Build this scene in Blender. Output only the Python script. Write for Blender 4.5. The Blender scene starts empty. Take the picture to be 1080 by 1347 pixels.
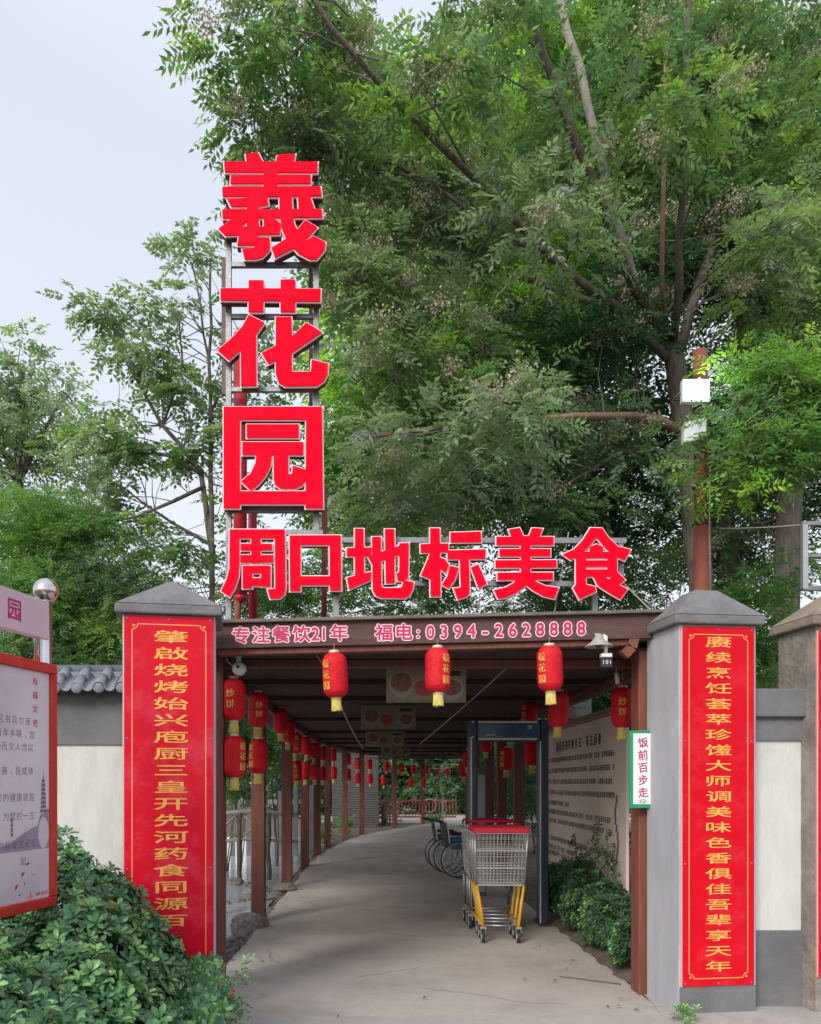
import bpy, bmesh, math, random
import numpy as np
from mathutils import Vector, Matrix
from mathutils.geometry import delaunay_2d_cdt
R = math.radians
rnd = random.Random(7)
nr = np.random.default_rng(11)
S = bpy.context.scene
COL = S.collection
F, CX, HZ, CH = 1080.0, 490.0, 1030.0, 1.6      # survey of the place: focal length, vanishing point, eye height

# ---------------------------------------------------------------- camera, sky, sun, exposure
cd = bpy.data.cameras.new('camera'); cam = bpy.data.objects.new('camera', cd); COL.objects.link(cam)
cam.location = (0, 0, CH); cam.rotation_euler = (R(90), 0, 0)
cd.sensor_fit = 'VERTICAL'; cd.sensor_height = 36; cd.sensor_width = 36
cd.lens = 36 * F / 1347
cd.shift_x = 50 / 1347; cd.shift_y = 356.5 / 1347
cd.clip_start = .05; cd.clip_end = 900
S.camera = cam
w = bpy.data.worlds.new('World'); S.world = w; w.use_nodes = True
nt = w.node_tree; nt.nodes.clear()
out = nt.nodes.new('ShaderNodeOutputWorld')
SUN_EL, SUN_AZ = 34, 210      # degrees; azimuth clockwise from +Y, behind the camera and a little to its left
sky = nt.nodes.new('ShaderNodeTexSky'); sky.sky_type = 'NISHITA'; sky.sun_disc = False
sky.sun_elevation = R(SUN_EL); sky.sun_rotation = R(SUN_AZ); sky.dust_density = 4; sky.air_density = 1.2
b1 = nt.nodes.new('ShaderNodeBackground'); b1.inputs[1].default_value = .05
nt.links.new(sky.outputs[0], b1.inputs[0])
tc = nt.nodes.new('ShaderNodeTexCoord'); sp = nt.nodes.new('ShaderNodeSeparateXYZ'); rp = nt.nodes.new('ShaderNodeValToRGB')
nt.links.new(tc.outputs['Generated'], sp.inputs[0])
ns = nt.nodes.new('ShaderNodeTexNoise'); ns.inputs['Scale'].default_value = 2.2; ns.inputs['Detail'].default_value = 3
nt.links.new(tc.outputs['Generated'], ns.inputs['Vector'])
ma = nt.nodes.new('ShaderNodeMath'); ma.operation = 'MULTIPLY_ADD'; ma.inputs[1].default_value = .22
nt.links.new(ns.outputs[0], ma.inputs[0]); nt.links.new(sp.outputs['Z'], ma.inputs[2])
nt.links.new(ma.outputs[0], rp.inputs[0])
e = rp.color_ramp.elements; rp.color_ramp.interpolation = 'LINEAR'; e[0].position = .12; e[0].color = (.73, .69, .68, 1); e[1].position = .75; e[1].color = (.60, .63, .70, 1)
k = e.new(.42); k.color = (.665, .67, .72, 1); k = e.new(1.0); k.color = (.78, .83, .96, 1)
b2 = nt.nodes.new('ShaderNodeBackground'); b2.inputs[1].default_value = .99
nt.links.new(rp.outputs[0], b2.inputs[0])
ad = nt.nodes.new('ShaderNodeAddShader'); nt.links.new(b1.outputs[0], ad.inputs[0]); nt.links.new(b2.outputs[0], ad.inputs[1])
nt.links.new(ad.outputs[0], out.inputs[0])
sl = bpy.data.lights.new('sun', 'SUN'); sl.energy = 2.0; sl.angle = R(20); sl.color = (1, .96, .9)
so = bpy.data.objects.new('sun', sl); COL.objects.link(so)
so.rotation_euler = (R(90 - SUN_EL), 0, R(180 - SUN_AZ)); so.location = (-5, -10, 20)
vs = S.view_settings; vs.view_transform = 'Standard'; vs.look = 'None'; vs.exposure = .20; vs.gamma = 1; vs.use_curve_mapping = False
S.cycles.max_bounces = 6; S.cycles.diffuse_bounces = 3; S.cycles.transparent_max_bounces = 4

# ---------------------------------------------------------------- helpers
def P(px, py, D): return Vector(((px - CX) * D / F, D, CH + (HZ - py) * D / F))
def link(o, parent=None):
    COL.objects.link(o)
    if parent: o.parent = parent
    return o
def tag(o, label=None, cat=None, group=None, kind=None):
    if label: o['label'] = label
    if cat: o['category'] = cat
    if group: o['group'] = group
    if kind: o['kind'] = kind
    return o
def thing(name, loc, label, cat, group=None, rz=0):
    o = bpy.data.objects.new(name, None); o.location = loc; o.rotation_euler = (0, 0, rz); o.empty_display_size = .1
    link(o); return tag(o, label, cat, group)
def origin(o):
    v = Vector((0, 0, 0))
    while o: v += o.location; o = o.parent
    return v
def copytree(o, parent=None):
    c = o.copy(); COL.objects.link(c); c.parent = parent
    for ch in list(o.children): copytree(ch, c)
    return c
class MB:
    def __init__(s): s.v = []; s.f = []; s.sm = []
    def add(s, vs, fs, smooth=False):
        n = len(s.v); s.v += [tuple(v) for v in vs]; s.f += [tuple(i + n for i in f) for f in fs]; s.sm += [smooth] * len(fs); return s
    def hexa(s, p):   # 8 points: bottom 4 ccw, top 4 ccw
        return s.add(p, [(0, 3, 2, 1), (4, 5, 6, 7), (0, 1, 5, 4), (1, 2, 6, 5), (2, 3, 7, 6), (3, 0, 4, 7)])
    def box(s, x0, x1, y0, y1, z0, z1):
        return s.hexa([(x0, y0, z0), (x1, y0, z0), (x1, y1, z0), (x0, y1, z0), (x0, y0, z1), (x1, y0, z1), (x1, y1, z1), (x0, y1, z1)])
    def obox(s, fr, u0, u1, v0, v1, z0, z1):
        return s.hexa([fr(u0, v0, z0), fr(u1, v0, z0), fr(u1, v1, z0), fr(u0, v1, z0), fr(u0, v0, z1), fr(u1, v0, z1), fr(u1, v1, z1), fr(u0, v1, z1)])
    def tube(s, pts, r, n=8, cap=True, smooth=True):
        pts = [Vector(p) for p in pts]; rs = r if isinstance(r, (list, tuple)) else [r] * len(pts)
        V = []; up = None
        for i, p in enumerate(pts):
            d = (pts[min(i + 1, len(pts) - 1)] - pts[max(i - 1, 0)]).normalized()
            if up is None:
                a = Vector((0, 0, 1)) if abs(d.z) < .9 else Vector((0, 1, 0))
            else: a = up
            x = d.cross(a).normalized(); y = x.cross(d).normalized(); up = y
            for k in range(n):
                t = 2 * math.pi * k / n + (math.pi / 4 if n == 4 else 0)
                V.append(p + (x * math.cos(t) + y * math.sin(t)) * rs[i])
        Fs = [(i * n + k, i * n + (k + 1) % n, (i + 1) * n + (k + 1) % n, (i + 1) * n + k) for i in range(len(pts) - 1) for k in range(n)]
        if cap: Fs += [tuple(range(n - 1, -1, -1)), tuple((len(pts) - 1) * n + k for k in range(n))]
        return s.add(V, Fs, smooth and n > 4)
    def lathe(s, c, prof, n=20, axis='z', smooth=True):   # prof: (radius, height)
        c = Vector(c); V = []
        for r, h in prof:
            for k in range(n):
                t = 2 * math.pi * k / n; a, b = r * math.cos(t), r * math.sin(t)
                V.append(c + (Vector((a, b, h)) if axis == 'z' else Vector((a, h, b)) if axis == 'y' else Vector((h, a, b))))
        Fs = [(i * n + k, i * n + (k + 1) % n, (i + 1) * n + (k + 1) % n, (i + 1) * n + k) for i in range(len(prof) - 1) for k in range(n)]
        Fs += [tuple(range(n - 1, -1, -1)), tuple((len(prof) - 1) * n + k for k in range(n))]
        return s.add(V, Fs, smooth)
    def torus(s, c, Rr, r, axis='y', n=28, m=6):
        pts = []
        c = Vector(c); V = []
        for i in range(n):
            t = 2 * math.pi * i / n
            for j in range(m):
                q = 2 * math.pi * j / m; rr = Rr + r * math.cos(q); h = r * math.sin(q)
                a, b = rr * math.cos(t), rr * math.sin(t)
                V.append(c + (Vector((a, b, h)) if axis == 'z' else Vector((a, h, b)) if axis == 'y' else Vector((h, a, b))))
        return s.add(V, [(i * m + j, ((i + 1) % n) * m + j, ((i + 1) % n) * m + (j + 1) % m, i * m + (j + 1) % m) for i in range(n) for j in range(m)], True)
    def build(s, name, m, parent=None, bevel=0, label=None, kind=None):
        off = origin(parent) if parent else Vector((0, 0, 0))
        me = bpy.data.meshes.new(name)
        me.from_pydata([(a[0] - off.x, a[1] - off.y, a[2] - off.z) for a in s.v], [], s.f)
        me.polygons.foreach_set('use_smooth', s.sm)
        me.materials.append(m); me.update()
        bm = bmesh.new(); bm.from_mesh(me); bmesh.ops.recalc_face_normals(bm, faces=bm.faces); bm.to_mesh(me); bm.free()
        o = link(bpy.data.objects.new(name, me), parent)
        if bevel:
            b = o.modifiers.new('bevel', 'BEVEL'); b.width = bevel; b.segments = 2; b.limit_method = 'ANGLE'; b.angle_limit = R(40)
        if label or kind: tag(o, label, None, None, kind)
        return o
def raw_mesh(name, m, V, Fq, parent=None, tint=None, kind=None, smooth=False):
    """large quad mesh straight from numpy; tint = per-vertex colour"""
    off = np.array(origin(parent)) if parent else np.zeros(3)
    V = (V - off).astype(np.float32)
    me = bpy.data.meshes.new(name); n = len(Fq)
    me.vertices.add(len(V)); me.vertices.foreach_set('co', V.ravel())
    me.loops.add(n * 4); me.loops.foreach_set('vertex_index', Fq.astype(np.int32).ravel())
    me.polygons.add(n); me.polygons.foreach_set('loop_start', np.arange(0, n * 4, 4, dtype=np.int32))
    if smooth: me.polygons.foreach_set('use_smooth', np.ones(n, dtype=bool))
    if tint is not None:
        a = me.color_attributes.new('tint', 'FLOAT_COLOR', 'POINT')
        a.data.foreach_set('color', np.concatenate([tint, np.ones((len(tint), 1))], 1).astype(np.float32).ravel())
    me.materials.append(m); me.update(calc_edges=True); me.validate()
    o = link(bpy.data.objects.new(name, me), parent)
    if kind: o['kind'] = kind
    return o

# ---------------------------------------------------------------- materials
def mat(name, c, c2=None, scale=6, rough=.7, bump=0, bscale=None, metal=0, detail=6, stretch=(1, 1, 1), emit=0, spec=.5, grime=0, gscale=1.3, gcol=(.06, .05, .04)):
    m = bpy.data.materials.new(name); m.use_nodes = True; N = m.node_tree.nodes; L = m.node_tree.links
    p = N['Principled BSDF']; p.inputs['Roughness'].default_value = rough; p.inputs['Metallic'].default_value = metal
    p.inputs['Specular IOR Level'].default_value = spec
    p.inputs['Base Color'].default_value = (*c, 1)
    t = N.new('ShaderNodeTexCoord'); mp = N.new('ShaderNodeMapping'); mp.inputs['Scale'].default_value = stretch
    L.new(t.outputs['Object'], mp.inputs[0])
    last = None
    if c2:
        n = N.new('ShaderNodeTexNoise'); n.inputs['Scale'].default_value = scale; n.inputs['Detail'].default_value = detail; n.inputs['Roughness'].default_value = .62
        L.new(mp.outputs[0], n.inputs['Vector'])
        r = N.new('ShaderNodeValToRGB'); r.color_ramp.elements[0].position = .34; r.color_ramp.elements[1].position = .68
        r.color_ramp.elements[0].color = (*c, 1); r.color_ramp.elements[1].color = (*c2, 1)
        L.new(n.outputs[0], r.inputs[0]); last = r.outputs[0]
        L.new(last, p.inputs['Base Color'])
    if grime:
        n = N.new('ShaderNodeTexNoise'); n.inputs['Scale'].default_value = gscale; n.inputs['Detail'].default_value = 9; n.inputs['Roughness'].default_value = .7
        L.new(mp.outputs[0], n.inputs['Vector'])
        r = N.new('ShaderNodeMapRange'); r.inputs[1].default_value = .5; r.inputs[2].default_value = .78; r.inputs[3].default_value = 0; r.inputs[4].default_value = grime
        L.new(n.outputs[0], r.inputs[0])
        mx = N.new('ShaderNodeMixRGB'); L.new(r.outputs[0], mx.inputs[0]); mx.inputs[2].default_value = (*gcol, 1)
        if last: L.new(last, mx.inputs[1])
        else: mx.inputs[1].default_value = (*c, 1)
        last = mx.outputs[0]; L.new(last, p.inputs['Base Color'])
    if bump:
        n = N.new('ShaderNodeTexNoise'); n.inputs['Scale'].default_value = bscale or scale * 4; n.inputs['Detail'].default_value = 8
        L.new(mp.outputs[0], n.inputs['Vector'])
        b = N.new('ShaderNodeBump'); b.inputs['Strength'].default_value = bump; b.inputs['Distance'].default_value = .02
        L.new(n.outputs[0], b.inputs['Height']); L.new(b.outputs[0], p.inputs['Normal'])
        rr = N.new('ShaderNodeMapRange'); rr.inputs[3].default_value = max(0, rough - .12); rr.inputs[4].default_value = min(1, rough + .12)
        L.new(n.outputs[0], rr.inputs[0]); L.new(rr.outputs[0], p.inputs['Roughness'])
    if emit:
        p.inputs['Emission Strength'].default_value = emit; p.inputs['Emission Color'].default_value = (*c, 1)
    return m
def leafmat(name, rough=.45, trans=.35, spec=.4):
    m = bpy.data.materials.new(name); m.use_nodes = True; N = m.node_tree.nodes; L = m.node_tree.links
    p = N['Principled BSDF']; o = N['Material Output']; p.inputs['Roughness'].default_value = rough; p.inputs['Specular IOR Level'].default_value = spec
    a = N.new('ShaderNodeAttribute'); a.attribute_name = 'tint'
    L.new(a.outputs['Color'], p.inputs['Base Color'])
    t = N.new('ShaderNodeBsdfTranslucent')
    mm = N.new('ShaderNodeMixRGB'); mm.blend_type = 'MULTIPLY'; mm.inputs[0].default_value = 1; mm.inputs[2].default_value = (1.08, 1.22, .58, 1)
    L.new(a.outputs['Color'], mm.inputs[1]); L.new(mm.outputs[0], t.inputs[0])
    x = N.new('ShaderNodeMixShader'); x.inputs[0].default_value = trans
    L.new(p.outputs[0], x.inputs[1]); L.new(t.outputs[0], x.inputs[2]); L.new(x.outputs[0], o.inputs['Surface'])
    return m
M = dict(
    concrete=mat('walk_concrete', (.40, .352, .31), (.50, .45, .40), 1.1, .82, .35, 40, grime=.7, gscale=1.2, gcol=(.25, .21, .18)),
    fore=mat('forecourt_concrete', (.36, .34, .32), (.45, .43, .40), 1.6, .85, .35, 45, grime=.4, gscale=2.2, gcol=(.2, .18, .16)),
    soil=mat('soil', (.09, .065, .045), (.17, .13, .095), 7, .95, .8, 30),
    gravel=mat('gravel', (.13, .115, .10), (.27, .25, .22), 22, .9, .9, 40),
    water=mat('water', (.42, .43, .48), (.52, .52, .57), 2, .08, .12, 9, spec=.9),  # pale lavender of the reflected sky put into the base colour
    pillar=mat('pillar_paint', (.37, .38, .43), (.45, .46, .50), 2.5, .75, .25, 50, stretch=(4, 4, .7), grime=.45, gscale=1.6, gcol=(.25, .24, .24)),
    oldpillar=mat('old_render', (.34, .30, .26), (.19, .17, .15), 5, .9, .5, 30, grime=.8, gscale=3, gcol=(.10, .09, .08)),
    oldcap=mat('weathered_cap', (.30, .24, .18), (.21, .175, .14), 4, .9, .5, 25, grime=.6, gscale=5),
    cap=mat('cap_cement', (.13, .135, .145), (.21, .21, .215), 4, .85, .35, 30, grime=.5, gscale=3.5, gcol=(.07, .07, .07)),
    banner=mat('banner_red', (.64, .002, .014), (.57, .003, .017), 3, .4, .35, 5, spec=.16, grime=.12, gscale=5, gcol=(.8, .25, .3)),
    banner_worn=mat('banner_red_worn', (.64, .003, .018), (.57, .006, .03), 4, .4, .4, 5, spec=.18, grime=.5, gscale=3.2, gcol=(.72, .13, .2)),
    gold=mat('gold_print', (.83, .46, .10), (.76, .36, .07), 20, .5),
    goldline=mat('gold_line', (.80, .30, .08), None, rough=.5),
    edge=mat('panel_edge', (.62, .45, .42), rough=.6),
    wallwhite=mat('white_render', (.52, .54, .52), (.62, .63, .61), 3, .85, .25, 40, stretch=(3, 3, .8), grime=.5, gscale=1.4, gcol=(.38, .39, .37)),
    wallgrey=mat('grey_render', (.115, .12, .13), (.165, .17, .18), 3, .85, .2, 40, grime=.4, gscale=2.2, gcol=(.22, .21, .2)),
    tile=mat('grey_tile', (.15, .17, .20), (.23, .255, .30), 9, .6, .2, 40, grime=.4, gscale=8, gcol=(.09, .1, .11)),
    wood=mat('red_brown_wood', (.115, .035, .022), (.18, .060, .040), 5, .65, .3, 30, stretch=(6, 6, .6), grime=.35, gscale=3, gcol=(.06, .03, .02)),
    wood2=mat('orange_brown_paint', (.15, .045, .032), (.24, .07, .042), 5, .6, .25, 26, stretch=(5, 5, .6), grime=.3, gscale=3, gcol=(.12, .04, .025)),
    fascia=mat('fascia_wood', (.075, .036, .032), (.115, .062, .055), 4, .75, .3, 24, stretch=(.5, 5, 6), grime=.5, gscale=3, gcol=(.07, .05, .04)),
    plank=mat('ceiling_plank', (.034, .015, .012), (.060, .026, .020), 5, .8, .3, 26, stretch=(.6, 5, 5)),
    roof=mat('roof_felt', (.12, .10, .085), (.2, .17, .14), 5, .9, .4, 20),
    letter=mat('letter_face', (.78, .001, .018), (.68, .001, .016), 7, .6, emit=.16, spec=.04, grime=.22, gscale=9, gcol=(.6, .03, .06)),  # faint glow added to the faces to make the red vivid
    rim=mat('letter_rim', (.88, .70, .76), None, rough=.4),
    ret=mat('letter_return', (.10, .02, .03), (.16, .03, .045), 12, .5),
    crimson=mat('crimson_print', (.50, .008, .10), None, rough=.45),
    pinkw=mat('pink_white_print', (.90, .62, .70), None, rough=.45),
    galv=mat('galvanised_tube', (.20, .21, .225), (.28, .29, .31), 14, .42, .1, 60, metal=.5),
    darktube=mat('dark_tube', (.10, .06, .07), (.16, .09, .10), 10, .6),
    redtube=mat('red_pipe', (.50, .02, .03), (.34, .02, .025), 6, .5, grime=.3, gscale=5, gcol=(.2, .03, .02)),
    rust=mat('rusty_pole', (.24, .065, .045), (.15, .045, .035), 7, .7, .3, 40, stretch=(1, 1, .3), grime=.4, gscale=5, gcol=(.1, .035, .02)),
    steel=mat('polished_steel', (.58, .57, .57), None, rough=.16, metal=1),
    steelr=mat('brushed_steel', (.42, .43, .45), (.52, .52, .54), 20, .38, .05, 80, metal=.8),
    chrome=mat('chrome_wire', (.62, .62, .62), None, rough=.3, metal=.7),
    lantern=mat('lantern_fabric', (.66, .010, .022), (.52, .008, .016), 9, .6, .4, 40, spec=.25, grime=.25, gscale=14, gcol=(.4, .05, .05)),
    tassel=mat('tassel_gold', (.72, .60, .16), (.50, .44, .10), 30, .7),
    capgold=mat('lantern_ring', (.66, .58, .38), None, rough=.4, metal=.3),
    yellow=mat('yellow_powdercoat', (.75, .40, .03), (.66, .34, .03), 8, .4),
    redplastic=mat('red_plastic', (.70, .02, .05), None, rough=.35),
    rubber=mat('rubber', (.025, .025, .027), (.05, .05, .05), 20, .8),
    black=mat('black_plastic', (.018, .018, .022), (.03, .03, .035), 10, .55),
    navy=mat('navy_panel', (.018, .028, .07), (.03, .045, .10), 5, .4),
    navylit=mat('navy_display', (.02, .07, .16), (.03, .11, .2), 5, .25),
    bluef=mat('blue_fabric', (.03, .17, .42), (.04, .22, .5), 18, .8),
    lightstrip=mat('grey_strip', (.62, .62, .62), None, rough=.4),
    cream=mat('cream_board', (.80, .68, .57), (.85, .75, .64), 1.5, .6, .05, 20, grime=.15, gscale=2, gcol=(.4, .32, .25)),
    menu=mat('menu_board', (.20, .18, .115), (.28, .25, .16), 8, .6, grime=.4, gscale=9, gcol=(.1, .08, .05)),
    ink=mat('ink', (.05, .035, .04), None, rough=.6),
    inkp=mat('purple_ink', (.20, .14, .21), None, rough=.6),
    lilac=mat('lilac_panel', (.58, .51, .60), (.74, .71, .77), 1.3, .28, spec=.5),
    lilac2=mat('lilac_header', (.60, .46, .55), (.66, .53, .60), 1.6, .4),
    hillp=mat('print_hill', (.27, .22, .34), (.36, .31, .43), 6, .4),
    cloudp=mat('print_cloud', (.62, .55, .63), None, rough=.4),
    redframe=mat('red_frame_print', (.55, .015, .02), (.50, .05, .03), 14, .5, grime=.3, gscale=12, gcol=(.6, .22, .06)),
    white=mat('white_paint', (.75, .75, .74), (.66, .66, .66), 9, .5),
    mint=mat('mint_paper', (.70, .82, .82), (.76, .85, .86), 4, .5),
    green=mat('green_frame', (.01, .27, .11), None, rough=.45),
    magenta=mat('magenta_print', (.50, .01, .16), None, rough=.5),
    rock=mat('rock', (.16, .14, .125), (.36, .335, .31), 5, .9, .8, 18, grime=.4, gscale=6, gcol=(.08, .075, .06)),
    bark=mat('bark', (.085, .070, .058), (.17, .15, .13), 9, .95, .8, 24, stretch=(2, 2, .5)),
    driftwood=mat('driftwood', (.36, .32, .26), (.50, .46, .38), 9, .9, .5, 24),
    hornm=mat('horn_grey', (.30, .27, .25), (.38, .35, .32), 9, .6, grime=.3, gscale=12),
    barkm=mat('mid_bark', (.13, .11, .095), (.26, .23, .205), 9, .95, .8, 24, stretch=(2, 2, .5)),
    barkl=mat('pale_bark', (.24, .22, .20), (.36, .34, .31), 9, .9, .5, 24, stretch=(2, 2, .5)),
    barkr=mat('ruddy_bark', (.20, .105, .08), (.30, .17, .13), 9, .9, .5, 24, stretch=(2, 2, .5)),
    leaf=leafmat('leaf', .5, .52), hleaf=leafmat('hedge_leaf', .32, .18, .5), bloss=leafmat('blossom', .8, .3),
    lamp=mat('lamp_glass', (.86, .97, 1.0), None, rough=.3, emit=16),
    lampbox=mat('lamp_box', (.66, .70, .72), (.56, .62, .66), 10, .35),
    cable=mat('cable', (.30, .28, .26), None, rough=.7),
    slat=mat('grey_cladding', (.065, .065, .06), (.10, .10, .095), 9, .8, .2, 30),
    dish1=mat('dish_dark', (.10, .04, .03), (.28, .12, .06), 28, .5), dish2=mat('dish_red', (.42, .05, .05), (.30, .04, .04), 24, .5), bowl=mat('bowl_print', (.30, .26, .28), None, rough=.5),
)

# ---------------------------------------------------------------- lettering
_tc = {}
def glyph(ch, off=0.0):
    k = (ch, off)
    if k not in _tc:
        cu = bpy.data.curves.new('glyph', 'FONT'); cu.body = ch; cu.size = 1; cu.offset = off; cu.resolution_u = 3
        o = bpy.data.objects.new('glyph', cu); COL.objects.link(o); bpy.context.view_layer.update()
        me = bpy.data.meshes.new_from_object(o.evaluated_get(bpy.context.evaluated_depsgraph_get()))
        vs = [(v.co.x, v.co.y) for v in me.vertices]; fs = [tuple(p.vertices) for p in me.polygons]
        if vs:
            xs = [a[0] for a in vs]; cx = (min(xs) + max(xs)) / 2; wd = max(xs) - min(xs)
        else: cx = wd = 0
        vs = [(a[0] - cx, a[1] - .36) for a in vs]
        bpy.data.objects.remove(o); bpy.data.curves.remove(cu); bpy.data.meshes.remove(me)
        _tc[k] = (vs, fs, wd)
    return _tc[k]
def put(mb, ch, fr, cx, cz, sx, sz, off=0.0, lift=0.0, rot=0):
    """glyph ch on the plane fr(x, z, lift)"""
    vs, fs, _ = glyph(ch); c, s = math.cos(rot), math.sin(rot)
    sh = [(0, 0)]
    if off:      # bolder weight: the same outline printed again slightly shifted
        n = 4 if off < .05 else 10
        sh = [(off * math.cos(2 * math.pi * (i + .5) / n), off * math.sin(2 * math.pi * (i + .5) / n)) for i in range(n)]
    for i, (p, q) in enumerate(sh):
        mb.add([fr(cx + ((a + p) * c - (b + q) * s) * sx, cz + ((a + p) * s + (b + q) * c) * sz, lift + i * .00012) for a, b in vs], fs)
    return mb
def scribble(mb, fr, x0, z0, n, w, h, lift, gap=.15, seed=0):
    """a row of small illegible characters: each a handful of brush strokes"""
    g = random.Random(seed)
    for i in range(n):
        if g.random() < .06: continue
        cx = x0 + (i + .5) * w; ww = w * (1 - gap)
        k = g.randint(3, 5)
        for j in range(k):
            z = z0 + h * (-.42 + .84 * (j + .5) / k); a = ww * g.uniform(.25, .5); t = h * .055
            q = cx + g.uniform(-.08, .08) * w
            mb.add([fr(q - a, z - t, lift), fr(q + a, z - t, lift), fr(q + a, z + t, lift), fr(q - a, z + t, lift)], [(0, 1, 2, 3)])
        for j in range(g.randint(1, 3)):
            q = cx + g.uniform(-.36, .36) * ww; t = w * .055; a, b = g.uniform(-.48, -.1), g.uniform(.1, .48)
            mb.add([fr(q - t, z0 + h * a, lift + .0006), fr(q + t, z0 + h * a, lift + .0006), fr(q + t, z0 + h * b, lift + .0006), fr(q - t, z0 + h * b, lift + .0006)], [(0, 1, 2, 3)])
    return mb

# strokes of the nine sign characters, surveyed on a 1080 grid: origin x, y and grid step, then one polygon per stroke
SIGN = {
 '羲': (280, 190, 6.75, [[(100,150),(930,150),(925,245),(105,240)],[(290,85),(400,65),(452,165),(300,175)],[(575,90),(730,80),(712,165),(550,170)],
   [(160,270),(870,268),(865,343),(155,343)],[(82,375),(955,372),(965,452),(85,455)],[(448,150),(575,150),(575,458),(448,458)],[(128,485),(330,470),(330,440),(478,440),(492,530),(400,546),(158,545)],
   [(82,575),(968,572),(972,642),(85,650)],[(300,462),(408,450),(405,830),(300,830)],[(190,640),(315,640),(315,665),(232,735),(110,805),(50,745)],
   [(448,648),(540,648),(602,700),(592,770),(520,792),(455,760)],[(110,728),(600,725),(592,792),(120,802)],
   [(235,795),(355,795),(355,825),(502,825),(507,900),(495,940),(440,995),(380,1014),(280,1014),(260,925),(365,915),(365,890),(215,890)],
   [(590,450),(700,450),(705,590),(722,700),(765,790),(830,850),(900,812),(1000,865),(992,930),(920,1015),(860,1015),(760,965),(660,860),(610,740),(590,600)],
   [(820,668),(925,730),(850,815),(700,925),(550,1002),(520,915),(650,835),(760,740)],[(752,450),(862,450),(905,580),(762,585)]]),
 '花': (280, 355, 6.75, [[(68,160),(957,165),(952,277),(68,265)],[(318,90),(448,90),(446,370),(316,370)],[(602,83),(730,83),(730,370),(600,370)],
   [(320,395),(455,465),(382,568),(385,1025),(250,1030),(246,705),(140,797),(42,710),(170,600),(260,500)],
   [(558,415),(695,415),(702,592),(830,465),(968,550),(700,735),(700,902),(870,902),(877,795),(1022,830),(1018,920),(985,985),(920,1028),(640,1030),(580,995),(558,920),(558,800),(490,832),(432,735),(558,670)]]),
 '园': (280, 520, 6.75, [[(95,100),(238,100),(238,1000),(95,1000)],[(95,100),(968,100),(968,212),(95,212)],[(828,100),(968,100),(978,1000),(822,1000)],[(95,850),(970,850),(970,962),(95,962)],
   [(300,255),(762,255),(762,372),(300,372)],[(262,412),(802,412),(802,525),(262,525)],[(385,515),(522,515),(512,620),(465,715),(400,792),(335,842),(250,762),(335,690),(378,600)],
   [(540,515),(668,515),(668,695),(700,700),(712,622),(832,660),(828,740),(790,800),(730,825),(600,825),(550,790),(540,740)]]),
 '周': (284, 685, 9.818, [[(178,110),(300,110),(300,560),(290,720),(240,870),(175,980),(65,905),(135,760),(172,620)],[(178,110),(885,110),(885,220),(178,220)],[(760,110),(888,110),(898,880),(880,950),(825,1000),(700,1005),(665,885),(765,875)],
   [(320,295),(722,295),(722,378),(320,378)],[(455,200),(572,200),(572,545),(455,545)],[(315,440),(738,440),(738,535),(315,535)],
   [(345,578),(465,578),(465,868),(345,870)],[(582,578),(702,578),(702,850),(582,845)],[(345,578),(702,578),(702,672),(345,672)],[(345,738),(702,738),(702,842),(345,832)]]),
 '口': (370, 685, 9.818, [[(108,188),(245,188),(245,905),(112,905)],[(622,185),(768,185),(772,898),(628,898)],[(108,188),(768,185),(768,308),(108,308)],[(112,715),(770,715),(770,828),(112,828)]]),
 '地': (450, 685, 9.818, [[(165,100),(275,100),(285,690),(165,710)],[(62,350),(380,342),(375,452),(60,455)],[(60,735),(375,655),(370,760),(90,885)],
   [(385,205),(500,205),(508,850),(560,868),(765,862),(800,768),(925,792),(915,880),(880,955),(820,995),(500,990),(430,960),(395,890)],
   [(552,105),(675,105),(678,800),(565,805)],[(330,455),(700,335),(862,285),(862,395),(700,450),(385,555)],[(738,290),(862,285),(855,730),(790,778),(720,770),(700,680),(738,660)]]),
 '标': (545, 685, 9.818, [[(205,95),(328,95),(340,970),(210,972)],[(80,302),(440,290),(440,400),(85,408)],[(205,400),(222,600),(205,745),(85,700),(130,600),(180,480)],[(320,470),(390,490),(452,570),(400,672),(320,600)],
   [(470,150),(860,138),(866,272),(470,275)],[(430,382),(922,368),(916,487),(430,490)],[(588,470),(705,470),(716,930),(680,975),(560,1012),(508,870),(602,862)],
   [(462,580),(575,605),(525,760),(450,872),(358,822),(425,720)],[(732,602),(830,562),(937,812),(832,872)]]),
 '美': (640, 685, 9.818, [[(290,112),(430,88),(485,212),(330,225)],[(590,92),(727,100),(680,225),(540,220)],[(130,205),(870,205),(865,308),(130,308)],[(170,362),(828,362),(828,452),(170,455)],[(118,508),(905,505),(905,598),(118,602)],[(145,668),(860,665),(860,757),(145,760)],
   [(448,195),(567,195),(567,770),(448,770)],[(395,745),(562,745),(510,835),(385,930),(250,990),(150,1002),(98,892),(240,862),(345,805)],[(470,750),(600,750),(650,790),(760,838),(932,862),(880,1002),(740,970),(600,892),(500,812)]]),
 '食': (730, 685, 9.818, [[(460,90),(600,95),(545,210),(430,345),(310,450),(210,502),(105,430),(240,372),(360,250)],[(470,90),(612,95),(700,220),(815,330),(982,370),(905,510),(775,450),(650,345),(525,190)],
   [(452,335),(540,300),(622,335),(622,420),(452,420)],[(275,398),(802,398),(802,478),(275,478)],[(275,400),(402,400),(402,820),(520,850),(532,910),(320,1012),(238,862),(275,820)],[(682,400),(805,400),(805,690),(682,690)],
   [(380,510),(700,510),(700,590),(380,590)],[(380,627),(805,627),(805,718),(380,718)],[(490,700),(615,700),(720,775),(940,880),(850,1008),(700,925),(560,835)],[(800,650),(912,760),(830,825),(735,800),(690,760),(760,700)]]),
}
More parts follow.
